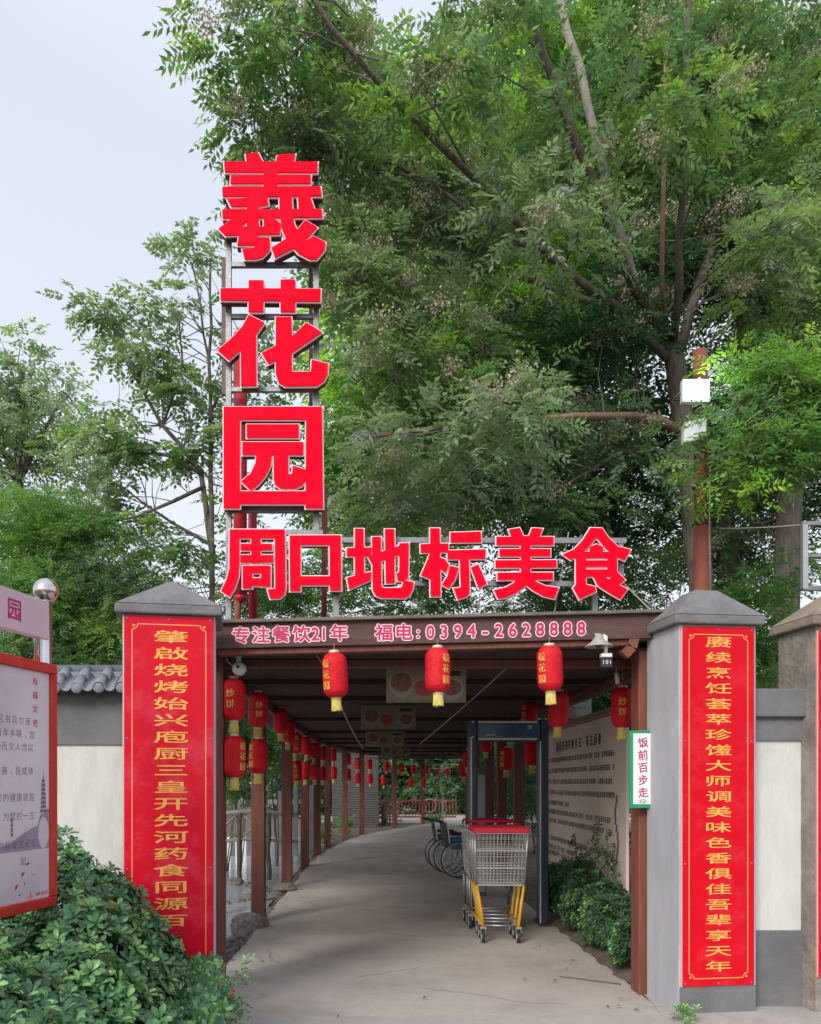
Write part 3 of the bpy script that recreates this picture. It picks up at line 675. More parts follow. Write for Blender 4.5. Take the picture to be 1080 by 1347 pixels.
def limb(mb, pts, r0, r1, n=7, wob=.02):
    pts = [Vector(p) for p in pts]; fine = []
    for a, b in zip(pts, pts[1:]):
        k = max(2, int((b - a).length / .35))
        for i in range(k): fine.append(a.lerp(b, i / k) + Vector((rnd.uniform(-wob, wob), rnd.uniform(-wob, wob), 0)))
    fine.append(pts[-1]); m_ = len(fine) - 1
    mb.tube(fine, [r0 + (r1 - r0) * i / m_ for i in range(m_ + 1)], n); return fine
def twigs(mb, limbs, clumps, maxd=2.2, r=.012):
    pts = np.array([list(p) for l in limbs for p in l])
    for (c, rr, pal, k) in clumps:
        c_ = np.array(c); dd = np.linalg.norm(pts - c_ + np.array([0, 0, .25]), axis=1); i = int(np.argsort(dd)[min(len(dd) - 1, int(abs(rnd.gauss(0, 7))))])
        if dd[i] > maxd or dd[i] < .15: continue
        a, b = Vector(pts[i]), Vector(c); mid = a.lerp(b, .5) + Vector((rnd.uniform(-.16, .16), rnd.uniform(-.16, .16), rnd.uniform(-.05, .12)))
        m2 = mid.lerp(b, .5) + Vector((rnd.uniform(-.09, .09), rnd.uniform(-.09, .09), rnd.uniform(0, .08))); rk = rnd.uniform(.6, 1.1)
        mb.tube([a, a.lerp(mid, .5) + Vector((rnd.uniform(-.05, .05), 0, rnd.uniform(-.03, .06))), mid, m2, b], [r * 1.3 * rk, r * 1.1 * rk, r * .8 * rk, r * .6 * rk, r * .3], 4)

# ================================================================ TREES
def tree(name, base, label, limbs, spec, barkm, group=None, crown_kw={}, bl=0, rr=(.25, .5), tw=.012, bcol=(.54, .48, .42), maxd=2.2):
    t = thing(name, base, label, 'tree', group)
    mb = MB(); L = []
    for pts, r0, r1, *mt in limbs:
        if mt: m2 = MB(); L.append(limb(m2, pts, r0, r1)); m2.build('limb', M[mt[0]], t)
        else: L.append(limb(mb, pts, r0, r1))
    cl = clumps_from(spec, rr); twigs(mb, L, cl, maxd, tw)
    mb.build('trunk', barkm, t)
    crown(t, cl, **crown_kw)
    if bl:
        q = [c for c, r, p, k in cl if rnd.random() < bl and p != 'lit']
        if q: blossoms(t, [(a[0] + rnd.uniform(-.2, .2), a[1] - rnd.uniform(.1, .35), a[2] + rnd.uniform(-.15, .25)) for a in q], col=bcol)
    return t
def Q(*a): return [P(*p) for p in a]
b0 = P(925, HZ, 9.3); b0.z = -.02
mainl = [([b0] + Q((922, 760, 9.3), (903, 600, 9.3), (893, 520, 9.3), (880, 440, 9.3)), .18, .11),
         (Q((882, 455, 9.3), (828, 370, 8.6), (805, 300, 8.0), (735, 130, 7.4), (690, 10, 7.1), (670, -120, 7.0)), .054, .028),
         (Q((875, 440, 9.4), (840, 390, 8.9), (802, 275, 8.4), (775, 140, 8.1), (745, 40, 8.0), (722, -80, 8.0)), .055, .036, 'barkl'),
         (Q((888, 450, 9.2), (893, 380, 8.6), (899, 200, 7.9), (908, 0, 7.6), (912, -150, 7.5)), .045, .026),
         (Q((880, 445, 9.5), (872, 380, 9.0), (874, 180, 8.4), (876, -60, 8.2)), .03, .02, 'barkr'),
         (Q((878, 470, 9.2), (820, 410, 8.9), (745, 355, 8.6), (660, 270, 8.3), (585, 195, 7.7), (500, 110, 7.3), (430, 30, 7.0), (395, -30, 6.9)), .052, .018),
         (Q((740, 350, 8.6), (690, 325, 8.5), (610, 270, 8.4), (520, 215, 8.4), (450, 205, 8.3), (400, 195, 8.2)), .03, .012),
         (Q((870, 445, 9.5), (800, 405, 9.9), (700, 370, 10.2), (600, 345, 10.4), (540, 330, 10.5)), .05, .018),
         (Q((890, 565, 9.2), (868, 553, 9.0), (830, 548, 8.8), (760, 548, 8.2), (650, 560, 7.7), (560, 565, 7.5), (470, 578, 7.4)), .055, .016, 'barkr'),
         (Q((900, 610, 9.2), (860, 590, 9.1), (815, 594, 9.0), (740, 640, 8.9)), .045, .015),
         (Q((872, 455, 9.5), (760, 427, 10), (640, 420, 10.3)), .03, .015),
         (Q((895, 460, 9.4), (935, 330, 9.6), (960, 180, 9.9), (985, 40, 10), (990, -80, 10)), .06, .025)]
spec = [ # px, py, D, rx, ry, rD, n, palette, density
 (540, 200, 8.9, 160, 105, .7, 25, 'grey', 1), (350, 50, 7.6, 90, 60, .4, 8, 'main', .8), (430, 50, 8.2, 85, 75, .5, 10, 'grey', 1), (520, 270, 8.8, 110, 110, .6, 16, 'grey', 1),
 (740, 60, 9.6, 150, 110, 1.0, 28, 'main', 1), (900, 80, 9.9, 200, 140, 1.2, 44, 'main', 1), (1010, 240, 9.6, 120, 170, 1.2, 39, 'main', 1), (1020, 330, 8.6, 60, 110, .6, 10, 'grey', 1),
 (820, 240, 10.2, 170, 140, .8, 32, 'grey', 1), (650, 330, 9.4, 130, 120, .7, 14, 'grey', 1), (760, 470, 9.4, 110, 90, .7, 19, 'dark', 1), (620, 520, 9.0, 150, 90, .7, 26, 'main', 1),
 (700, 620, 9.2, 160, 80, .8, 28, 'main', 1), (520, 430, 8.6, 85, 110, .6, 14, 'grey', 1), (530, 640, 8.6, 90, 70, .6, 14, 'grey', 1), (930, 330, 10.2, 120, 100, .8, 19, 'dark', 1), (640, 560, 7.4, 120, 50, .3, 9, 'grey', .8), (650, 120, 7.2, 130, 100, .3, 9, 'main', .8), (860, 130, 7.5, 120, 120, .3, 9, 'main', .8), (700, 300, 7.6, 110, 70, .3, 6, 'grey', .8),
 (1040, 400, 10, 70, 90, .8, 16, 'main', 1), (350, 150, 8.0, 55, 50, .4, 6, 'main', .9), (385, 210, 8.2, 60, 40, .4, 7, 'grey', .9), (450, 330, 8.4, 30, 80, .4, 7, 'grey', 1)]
tree('chinaberry_tree', b0, 'big forked tree with pale flower clusters standing behind the right gate pillar', mainl, spec, M['bark'], None, dict(L=.32, nl=13, ll=.098, lw=.034, per=24), .42, (.26, .5), .010, maxd=1.25)
# sparse hanging sprays at the crown's left edge, over the sky
tr2b = P(1000, HZ, 12.5); tr2b.z = -.02
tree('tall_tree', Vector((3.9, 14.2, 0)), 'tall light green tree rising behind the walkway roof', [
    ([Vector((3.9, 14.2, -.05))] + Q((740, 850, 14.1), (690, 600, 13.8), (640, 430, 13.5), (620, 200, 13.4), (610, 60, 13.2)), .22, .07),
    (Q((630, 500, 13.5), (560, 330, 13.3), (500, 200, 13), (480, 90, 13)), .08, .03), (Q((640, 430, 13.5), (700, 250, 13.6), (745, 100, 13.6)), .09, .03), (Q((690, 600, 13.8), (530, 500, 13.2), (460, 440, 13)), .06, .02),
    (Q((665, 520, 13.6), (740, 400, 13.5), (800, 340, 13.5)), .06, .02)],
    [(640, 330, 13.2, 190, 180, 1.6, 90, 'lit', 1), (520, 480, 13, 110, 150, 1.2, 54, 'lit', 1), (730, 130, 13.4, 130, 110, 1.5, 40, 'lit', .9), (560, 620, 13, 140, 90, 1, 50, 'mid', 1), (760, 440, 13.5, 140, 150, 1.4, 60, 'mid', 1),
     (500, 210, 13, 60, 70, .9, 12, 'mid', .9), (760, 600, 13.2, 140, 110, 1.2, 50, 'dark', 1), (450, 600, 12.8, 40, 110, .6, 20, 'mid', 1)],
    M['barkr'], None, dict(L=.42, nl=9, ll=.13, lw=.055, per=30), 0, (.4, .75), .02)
tree('rear_tree', tr2b, 'dark trunked tree behind the right pillar, its trunk forking low', [
    ([tr2b] + Q((968, 800, 12.5), (950, 690, 12.5), (985, 480, 12.5), (1020, 390, 12.6), (1060, 280, 12.6)), .30, .07), (Q((952, 700, 12.5), (930, 560, 12.7), (900, 480, 12.8)), .15, .05), (Q((980, 490, 12.5), (970, 350, 12.8), (1000, 200, 13)), .10, .04),
    (Q((1000, 430, 12.5), (1030, 360, 12.3), (1080, 330, 12.3)), .06, .03)],
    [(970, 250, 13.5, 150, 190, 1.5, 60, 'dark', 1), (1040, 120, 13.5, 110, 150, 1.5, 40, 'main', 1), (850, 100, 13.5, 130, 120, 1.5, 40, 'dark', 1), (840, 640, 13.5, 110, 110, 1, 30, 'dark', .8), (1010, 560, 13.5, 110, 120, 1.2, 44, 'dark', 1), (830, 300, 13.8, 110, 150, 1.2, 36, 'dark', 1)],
    M['bark'], None, dict(L=.40, nl=9, ll=.12, lw=.05, per=26), .2, (.4, .7), .02)
b4 = P(1035, HZ, 11); b4.z = -.02
tree('straight_tree', b4, 'straight dark tree trunk rising above the weathered right pillar', [([b4] + Q((1032, 830, 11), (1040, 640, 11), (1052, 420, 11), (1050, 250, 11.2)), .23, .10), (Q((1045, 600, 11), (1090, 480, 11), (1150, 380, 11)), .06, .03)],
    [(1000, 640, 12.4, 110, 110, .8, 34, 'main', 1), (960, 730, 12.8, 90, 60, .8, 22, 'mid', 1), (1060, 330, 11.4, 60, 170, .8, 26, 'main', 1), (1120, 560, 11.3, 60, 150, .8, 20, 'dark', 1)], M['bark'], None, dict(L=.34, nl=11, ll=.1, lw=.038, per=24), .2, (.3, .55), .014)
b5 = P(1190, HZ, 7.6); b5.z = -.02
tree('bright_tree', b5, 'bright green low branches reaching in beside the lit lamp', [([b5] + Q((1195, 800, 7.6), (1185, 620, 7.5), (1170, 500, 7.5)), .12, .06), (Q((1180, 560, 7.5), (1100, 520, 7.3), (1030, 500, 7.2), (960, 520, 7.1)), .04, .012), (Q((1186, 640, 7.5), (1110, 600, 7.3), (1010, 590, 7.1), (950, 600, 7)), .035, .01), (Q((1186, 600, 7.5), (1120, 540, 7.3), (1060, 540, 7.2)), .03, .012)],
    [(1020, 505, 7.2, 55, 34, .3, 15, 'mid', 1), (975, 552, 7.05, 40, 24, .2, 5, 'main', .7), (958, 476, 7.4, 22, 10, .1, 2, 'lit', .6), (1030, 590, 7.1, 70, 34, .3, 20, 'mid', 1), (1090, 540, 7.3, 50, 60, .3, 14, 'mid', 1), (965, 640, 6.95, 20, 22, .15, 3, 'lit', .5), (1070, 480, 7.3, 30, 30, .2, 6, 'lit', .8), (935, 600, 6.98, 18, 16, .1, 3, 'mid', .5)],
    M['bark'], None, dict(L=.24, nl=11, ll=.07, lw=.024, per=20), 0, (.16, .30), .008)
b6 = P(283, HZ, 11); b6.z = -.36
lt = [([b6] + Q((281, 800, 11), (280, 700, 11), (276, 560, 11), (277, 430, 11), (277, 340, 11)), .07, .015),
      (Q((281, 740, 11), (265, 620, 11), (215, 560, 10.9), (170, 480, 10.8), (140, 430, 10.8)), .045, .012), (Q((268, 625, 11), (225, 600, 10.9), (150, 592, 10.8), (95, 600, 10.8)), .03, .01),
      (Q((270, 640, 11), (230, 660, 10.8), (180, 680, 10.7), (120, 690, 10.6)), .03, .01), (Q((283, 720, 11), (230, 690, 10.9), (160, 640, 10.8)), .03, .01), (Q((277, 480, 11), (262, 400, 11), (252, 345, 11)), .018, .008),
      (Q((215, 560, 10.9), (240, 480, 10.9), (235, 410, 10.9)), .02, .008), (Q((276, 540, 11), (310, 470, 11.2), (330, 420, 11.3)), .02, .008)]
tree('slender_tree', b6, 'slender open tree with fanned branches against the sky, left of the vertical sign', lt,
     [(135, 410, 10.8, 50, 22, .4, 9, 'grey', .8), (190, 420, 10.8, 22, 30, .3, 4, 'grey', .8), (252, 325, 11, 30, 20, .3, 6, 'grey', .8), (235, 405, 10.9, 38, 20, .3, 6, 'grey', .8), (185, 480, 10.9, 60, 34, .5, 14, 'grey', .8),
      (235, 500, 10.9, 40, 40, .5, 12, 'grey', .8), (130, 560, 10.8, 50, 34, .5, 12, 'grey', .8), (190, 600, 10.9, 60, 30, .5, 13, 'main', .8), (125, 640, 10.7, 44, 40, .4, 11, 'grey', .8), (165, 690, 10.7, 50, 30, .4, 10, 'main', .8), (255, 590, 11, 30, 50, .4, 8, 'grey', .8),
      (230, 740, 10.9, 60, 36, .5, 11, 'main', .9), (325, 640, 11.3, 50, 130, .6, 13, 'grey', .8), (350, 470, 11.3, 50, 70, .5, 12, 'grey', .8)],
     M['bark'], None, dict(L=.28, nl=11, ll=.10, lw=.045, per=10), 0, (.20, .36), .007)
b7 = P(20, HZ, 16); b7.z = -.02
tree('far_tree', b7, 'tall grey green tree at the far left behind the garden wall', [([b7] + Q((20, 800, 16), (25, 620, 16), (30, 480, 16)), .2, .05), (Q((22, 640, 16), (60, 560, 16), (90, 520, 16)), .06, .02), (Q((22, 620, 16), (-40, 520, 16)), .06, .02)],
     [(25, 500, 16, 60, 60, 1, 17, 'grey', 1), (75, 545, 15.8, 35, 50, .8, 9, 'grey', 1), (20, 600, 16, 80, 60, 1, 22, 'grey', 1), (-60, 560, 16, 70, 100, 1, 24, 'grey', 1), (40, 680, 15.5, 90, 50, 1, 26, 'grey', 1), (110, 610, 15.5, 34, 40, .6, 9, 'grey', .9)],
     M['bark'], None, dict(L=.36, nl=9, ll=.13, lw=.055, per=15), 0, (.35, .6), .015)
b8 = P(75, HZ, 10.5); b8.z = -.02
tree('bushy_tree', b8, 'dense fresh green bushy tree directly above the tiled wall', [([b8] + Q((75, 900, 10.5), (80, 800, 10.5), (85, 720, 10.5)), .1, .04), (Q((80, 850, 10.5), (140, 780, 10.4), (180, 760, 10.4)), .05, .02), (Q((78, 830, 10.5), (20, 760, 10.4), (-20, 740, 10.4)), .05, .02)],
     [(60, 710, 10.3, 90, 60, .7, 44, 'mid', 1), (20, 790, 10, 110, 60, .7, 40, 'mid', 1), (150, 790, 10.2, 70, 70, .7, 36, 'main', 1), (110, 850, 9.8, 120, 40, .6, 40, 'main', 1), (200, 800, 10.5, 60, 50, .5, 22, 'main', 1), (-70, 760, 10.2, 60, 100, .6, 20, 'mid', 1)],
     M['bark'], None, dict(L=.22, nl=13, ll=.055, lw=.017, per=46), 0, (.24, .42), .012)
# clipped and wild shrubs behind the roof and along the stream
def bush(px, py, D, rx, ry, rd, n, pal, label, ll=.07, lw=.03, L=.2, per=24, name='shrub', group=None, rr=(.22, .4), m=None, bx=None):
    b = P(px, HZ, D)
    if bx is not None: b.x = bx
    b = Vector(b); b.z = gz(b.x, b.y) if abs(b.x) < 8 else 0
    t = thing(name, b, label, 'shrub', group); mb = MB()
    cl = clumps_from([(px, py, D, rx, ry, rd, n, pal, 1)], rr)
    ctr = P(px, py, D)
    for k in range(3):
        q = cl[k % len(cl)][0]; limb(mb, [b + Vector((rnd.uniform(-.05, .05), rnd.uniform(-.05, .05), 0)), Vector((b.x, b.y, q[2] * .92)) if bx is not None else b.lerp(Vector(q), .5) + Vector((0, 0, .1)), q], .016, .006, 5)
    mb.build('stem', M['bark'], t); crown(t, cl, 'foliage', L=L, nl=9, ll=ll, lw=lw, per=per, m=m)
    return t
bush(500, 765, 11.5, 150, 60, .8, 50, 'mid', 'green shrubbery showing over the roof beneath the open square character', rr=(.3, .5), per=34, bx=-2.6)
bush(740, 775, 11.8, 150, 55, .8, 50, 'main', 'green shrubbery showing over the roof beneath the last two sign characters', rr=(.3, .5), per=34, bx=3.6)
bush(350, 780, 12, 90, 60, .8, 30, 'main', 'small leaved shrubbery over the roof at the foot of the sign', rr=(.3, .5), per=34, bx=-2.3)
bush(1000, 830, 9.2, 70, 90, .6, 34, 'mid', 'leafy green shrub between the right pillar and the weathered pillar', per=30)
bush(880, 700, 13.6, 70, 90, .8, 24, 'mid', 'green shrub behind the red lamp pole', rr=(.3, .5))
bush(316, 985, 16.6, 34, 78, .7, 60, 'mid', 'fresh green shrub seen left of the first walkway post', rr=(.25, .4), per=30)
bush(365, 970, 17.5, 22, 60, .8, 22, 'mid', 'green shrub seen between the second and third walkway posts', rr=(.25, .4))
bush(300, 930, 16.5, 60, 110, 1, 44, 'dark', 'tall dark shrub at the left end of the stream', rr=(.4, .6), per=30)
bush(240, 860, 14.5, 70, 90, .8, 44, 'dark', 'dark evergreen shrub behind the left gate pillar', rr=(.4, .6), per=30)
bush(425, 1085, 21.5, 9, 22, .3, 8, 'mid', 'small round green shrub at the fourth walkway post', rr=(.15, .25), L=.14, ll=.05)
bush(452, 1086, 24.5, 8, 16, .3, 7, 'mid', 'small round green shrub beside the grey shed', rr=(.15, .25), L=.14, ll=.05)
bush(572, 1078, 33.5, 16, 7, .4, 9, 'mid', 'low green shrub in front of the far red fence', rr=(.2, .3), L=.14, ll=.06)
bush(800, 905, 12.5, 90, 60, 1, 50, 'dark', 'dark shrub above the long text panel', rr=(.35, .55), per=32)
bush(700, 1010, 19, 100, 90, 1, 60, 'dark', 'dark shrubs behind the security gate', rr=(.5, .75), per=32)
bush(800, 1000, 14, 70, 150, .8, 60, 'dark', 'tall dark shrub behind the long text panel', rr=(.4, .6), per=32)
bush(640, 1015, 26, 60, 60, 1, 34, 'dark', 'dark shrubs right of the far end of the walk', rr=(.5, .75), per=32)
# far wood that closes the view behind the garden
V_ = clumps_from([(x, y, 44, 70, 60, 3, 40, 'dark' if i % 2 else 'main', 1) for i, (x, y) in enumerate([(380, 950), (460, 960), (540, 950), (620, 960), (700, 950), (320, 900), (250, 880), (180, 920), (100, 900), (20, 920), (-60, 900), (800, 930), (900, 920), (1000, 900), (1100, 920), (430, 1040), (560, 1030), (680, 1040)])], (1.2, 2.0))
far = crown(None, V_, 'far_wood', L=.8, nl=9, ll=.26, lw=.13, per=60); far['kind'] = 'stuff'; far['label'] = 'mass of dark garden trees closing the view beyond the walkway'; far['category'] = 'trees'

# ================================================================ HEDGE (foreground) and planting
def hz_top(x, y):
    edge = -.60 - .185 * (y - 3) + .05 * math.sin(y * 9) + .03 * math.sin(y * 23)       # right edge of the planting
    t = ss(edge + .02, edge - .75, x)
    base = .75 + .085 * (y - 2.6) + .05 * math.sin(x * 4.3 + y * 3.1) + .04 * math.sin(x * 9 - y * 7)
    base -= .10 * ss(-1.9, -2.4, x) * ss(4.2, 3.6, y)
    if y > 4.4: base += .24 * ss(4.4, 5.0, y) * math.exp(-((x + 1.98) / .24) ** 2)
    return .22 + (base - .22) * t ** .6 if x < edge + .02 else 0
def lead(shape):
    pass
def rosettes(pts, n, ll, lw, pal, up=.55):
    """whorls of oval leaves; returns per-leaf frames: base, direction, normal, length, width, colour"""
    B = []; Dr = []; Nn = []; Ls = []; W_ = []; Cc = []
    for (p, nrm) in pts:
        nrm = Vector(nrm).normalized(); a = nrm.orthogonal().normalized(); b = nrm.cross(a); base = pal[rnd.randrange(len(pal))]; ph = rnd.random() * 6.28; sc = rnd.uniform(.75, 1.2)
        for i in range(n):
            t = ph + i * 2.399; tier = i / n; el = .15 + 1.1 * tier * up + rnd.uniform(-.15, .15)
            d = (a * math.cos(t) + b * math.sin(t)) * math.cos(el) + nrm * math.sin(el)
            nn = (nrm * math.cos(el) - (a * math.cos(t) + b * math.sin(t)) * math.sin(el))
            B.append(Vector(p) + d * .006 + nrm * tier * .012); Dr.append(d); Nn.append(nn); l = ll * sc * (1 - .35 * tier) * rnd.uniform(.85, 1.15); Ls.append(l); W_.append(lw * l / ll)
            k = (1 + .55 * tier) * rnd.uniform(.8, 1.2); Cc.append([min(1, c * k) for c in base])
    return B, Dr, Nn, Ls, W_, Cc
# leaf outline: obovate, folded along the midrib, slightly arched
LP = np.array([[0, 0, 0], [.30, .33, .07], [.34, 0, .035], [.30, -.33, .07], [.68, .50, .06], [.70, 0, .02], [.68, -.50, .06], [.92, .26, -.03], [1.0, 0, -.07], [.92, -.26, -.03]])
LQ = np.array([[0, 2, 1, 0], [0, 3, 2, 0], [2, 5, 4, 1], [3, 6, 5, 2], [5, 8, 7, 4], [6, 9, 8, 5]])
LF = [(0, 2, 1), (0, 3, 2), (2, 5, 4, 1), (3, 6, 5, 2), (5, 8, 7, 4), (6, 9, 8, 5)]
def leaf_mass(name, parent, data, m, kind=None):
    B, Dr, Nn, Ls, W_, Cc = data; B = np.array([list(b) for b in B]); Dr = np.array([list(b) for b in Dr]); Nn = np.array([list(b) for b in Nn]); s = np.cross(Nn, Dr)
    V = B[:, None] + Dr[:, None] * (LP[None, :, 0:1] * np.array(Ls)[:, None, None]) + s[:, None] * (LP[None, :, 1:2] * np.array(W_)[:, None, None]) + Nn[:, None] * (LP[None, :, 2:3] * np.array(Ls)[:, None, None])
    n = len(B); off = np.array(origin(parent)) if parent else np.zeros(3); V = (V.reshape(-1, 3) - off)
    me = bpy.data.meshes.new(name); fl = []; tot = []
    me.vertices.add(len(V)); me.vertices.foreach_set('co', V.astype(np.float32).ravel())
    li = []; st = []; c = 0
    for f in LF: li += list(f); st.append(c); c += len(f)
    li = np.array(li); st = np.array(st)
    LI = (li[None] + (np.arange(n) * 10)[:, None]).ravel(); ST = (st[None] + (np.arange(n) * len(li))[:, None]).ravel()
    me.loops.add(len(LI)); me.loops.foreach_set('vertex_index', LI.astype(np.int32)); me.polygons.add(len(ST)); me.polygons.foreach_set('loop_start', ST.astype(np.int32)); me.polygons.foreach_set('use_smooth', np.ones(len(ST), dtype=bool))
    a = me.color_attributes.new('tint', 'FLOAT_COLOR', 'POINT'); C = np.repeat(np.array(Cc), 10, 0); C = C.reshape(n, 10, 3); C[:, [2, 5, 8]] *= 1.18; C = np.clip(C.reshape(-1, 3), 0, 1)
    a.data.foreach_set('color', np.concatenate([C, np.ones((len(C), 1))], 1).astype(np.float32).ravel())
    me.materials.append(m); me.update(calc_edges=True); me.validate()
    o = link(bpy.data.objects.new(name, me), parent)
    if kind: o['kind'] = kind
    return o
hd = thing('hedge', (-1.8, 3.8, 0), 'glossy oval leaved green hedge filling the lower left corner', 'hedge')
pts = []; hp = greens('hedge')
def hnorm(x, y):
    e_ = .05; gx = (hz_top(x + e_, y) - hz_top(x - e_, y)) / (2 * e_); gy = (hz_top(x, y + e_) - hz_top(x, y - e_)) / (2 * e_)
    return Vector((-max(-3, min(3, gx)) * .8, -gy * .8 - .15, 1)).normalized()
for i in range(5200):
    y = rnd.uniform(2.2, 5.22); x = rnd.uniform(-3.6, -.5)
    z = hz_top(x, y)
    if z <= 0: continue
    if (x - 0) * F / y + CX < -70: continue
    pts.append(((x, y, z + rnd.gauss(0, .028) - .02), hnorm(x, y) + Vector((rnd.gauss(0, .25), rnd.gauss(0, .25), 0))))
for i in range(1500):      # the flank that faces the walk, down to the ground
    y = rnd.uniform(2.5, 5.2); edge = -.62 - .185 * (y - 3); z = rnd.uniform(.02, .5) ** 1; x = edge - .05 + .16 * z + rnd.gauss(0, .05)
    pts.append(((x - .1 * (z > .4), y, z), Vector((1, -.5, .5)) + Vector((rnd.gauss(0, .3), rnd.gauss(0, .3), rnd.gauss(0, .2)))))
data = rosettes(pts, 8, .062, .030, hp)
order = sorted(range(len(data[0])), key=lambda i: (data[0][i] - Vector((0, 0, CH))).length + (100 if not (-10 < data[0][i].x * F / data[0][i].y + CX < 300 and HZ - (data[0][i].z - CH) * F / data[0][i].y < 1355 and data[0][i].z > hz_top(data[0][i].x, data[0][i].y) - .015) else 0))
near = set(order[:300]); rest = [i for i in range(len(data[0])) if i not in near]
leaf_mass('foliage', hd, [[a[i] for i in rest] for a in data], M['hleaf'], 'stuff')
lm = {}
for i in order[:300]:
    B, Dr, Nn, Ls, W_, Cc = (a[i] for a in data); key = rnd.randrange(8)
    if key not in lm:
        o_ = leaf_mass('leaf', None, [[Vector((0, 0, 0))], [Vector((1, 0, 0))], [Vector((0, 0, 1))], [1.0], [.5], [Cc]], M['hleaf']); lm[key] = o_.data; bpy.data.objects.remove(o_)
    o = link(bpy.data.objects.new('leaf', lm[key]), hd); s = Nn.cross(Dr)
    Mx = Matrix((Dr * Ls, s * (W_ / .5), Nn * Ls)).transposed().to_4x4(); Mx.translation = B - Vector(hd.location); o.matrix_local = Mx
mb = MB()
for i in range(420):
    y = rnd.uniform(2.3, 5.2); x = rnd.uniform(-3, -.75); z = hz_top(x, y)
    if z > .2: limb(mb, [(x + rnd.uniform(-.1, .1), y + rnd.uniform(-.1, .1), 0), (x, y, z * .6), (x + rnd.uniform(-.06, .06), y, z - .02)], .007, .003, 4, .01)
mb.build('stems', M['bark'], hd, kind='stuff')
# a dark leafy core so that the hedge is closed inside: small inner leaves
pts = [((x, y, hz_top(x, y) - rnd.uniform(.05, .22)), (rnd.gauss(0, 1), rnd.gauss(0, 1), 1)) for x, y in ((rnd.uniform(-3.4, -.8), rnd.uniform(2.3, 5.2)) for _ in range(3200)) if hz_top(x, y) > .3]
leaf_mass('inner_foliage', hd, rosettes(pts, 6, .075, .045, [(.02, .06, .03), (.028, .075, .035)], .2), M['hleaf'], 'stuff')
# flowering plant with red petals at the hedge's right foot
fp = thing('flowering_plant', (-.78, 4.75, 0), 'low plant with small red flowers at the foot of the left couplet', 'plant')
cl = [((-.94 + rnd.uniform(-.16, .12), 4.72 + rnd.uniform(-.25, .2), rnd.uniform(.06, .5)), .09, 'mid', 1) for _ in range(16)]
crown(fp, cl, 'foliage', L=.10, nl=7, ll=.04, lw=.018, per=12, m=M['hleaf'])
V = []
for k in range(60):
    c = np.array([-.92 + rnd.uniform(-.2, .15), 4.6 + rnd.uniform(-.25, .1), rnd.uniform(.08, .5)])
    for j in range(3):
        a = unit(nr.normal(0, 1, 3)) * .014; b = unit(np.cross(a, nr.normal(0, 1, 3))) * .010; V += [c - a, c - b, c + a, c + b]
V = np.array(V); raw_mesh('petals', M['bloss'], V, np.arange(len(V)).reshape(-1, 4), fp, np.tile(np.array([[.62, .02, .03]]), (len(V), 1)))
# dark shrub row in the planting strip below the text panel
rs = thing('clipped_shrub', (2.3, 7.8, 0), 'dark small leaved shrub row under the long text panel', 'shrub')
pts = []
for i in range(5200):
    y = rnd.uniform(6.75, 9.9); u_ = rnd.random()
    top = .58 + .07 * math.sin(y * 5) + .04 * math.sin(y * 11) - .18 * ss(8.8, 7.4, y)
    if u_ < .45: x = rnd.uniform(2.12, 2.44); z = top + rnd.gauss(0, .03) - .25 * max(0, 2.22 - x); n_ = (rnd.gauss(0, .4), -.3, 1)
    else: z = rnd.uniform(.12, top); x = 2.13 + .07 * math.sin(y * 7 + z * 4) + rnd.gauss(0, .035) + .04 * abs(z - .4); n_ = (-1, -.4 + rnd.gauss(0, .3), .5 + rnd.gauss(0, .3))
    if y < 6.95 and rnd.random() < .5: x = rnd.uniform(2.15, 2.5); z = rnd.uniform(.1, top)
    pts.append(((x, y, z), n_))
for (y0, x0, h) in ((8.4, 2.3, 1.16), (8.25, 2.36, 1.05), (8.6, 2.3, 1.0), (8.0, 2.3, .95), (9.3, 2.3, .98), (9.0, 2.35, .86)):
    for k in range(12): z = .6 + (h - .6) * k / 11; pts.append(((x0 + rnd.gauss(0, .035), y0 + rnd.gauss(0, .05), z), (rnd.gauss(0, 1), -.5, .8)))
leaf_mass('foliage', rs, rosettes(pts, 7, .045, .024, [(.032, .08, .04), (.045, .10, .045), (.026, .065, .035), (.032, .075, .04), (.08, .19, .05)]), M['hleaf'], 'stuff')
mb = MB()
for i in range(90):
    y = rnd.uniform(6.85, 9.7); x = rnd.uniform(2.16, 2.5); limb(mb, [(x, y, 0), (x + rnd.uniform(-.05, .05), y, .3), (x + rnd.uniform(-.08, .08), y, .48)], .008, .004, 4, .01)
for (y0, x0, h) in ((8.4, 2.3, 1.16), (8.25, 2.36, 1.05), (8.6, 2.3, 1.0), (8.0, 2.3, .95), (9.3, 2.3, .98)): limb(mb, [(x0, y0, .3), (x0, y0, h)], .005, .003, 4, .012)
mb.build('stems', M['bark'], rs, kind='stuff')
wd = thing('weed', P(900, 1340, 5.55) * 1, 'small bright weed at the foot of the right pillar', 'plant')
wd.location.z = 0
leaf_mass('foliage', wd, rosettes([((P(899, HZ, 5.5).x + rnd.gauss(0, .03), 5.5 + rnd.gauss(0, .04), rnd.uniform(.01, .10)), (rnd.gauss(0, .5), -.3, 1)) for _ in range(34)], 7, .035, .015, greens('mid')), M['hleaf'])

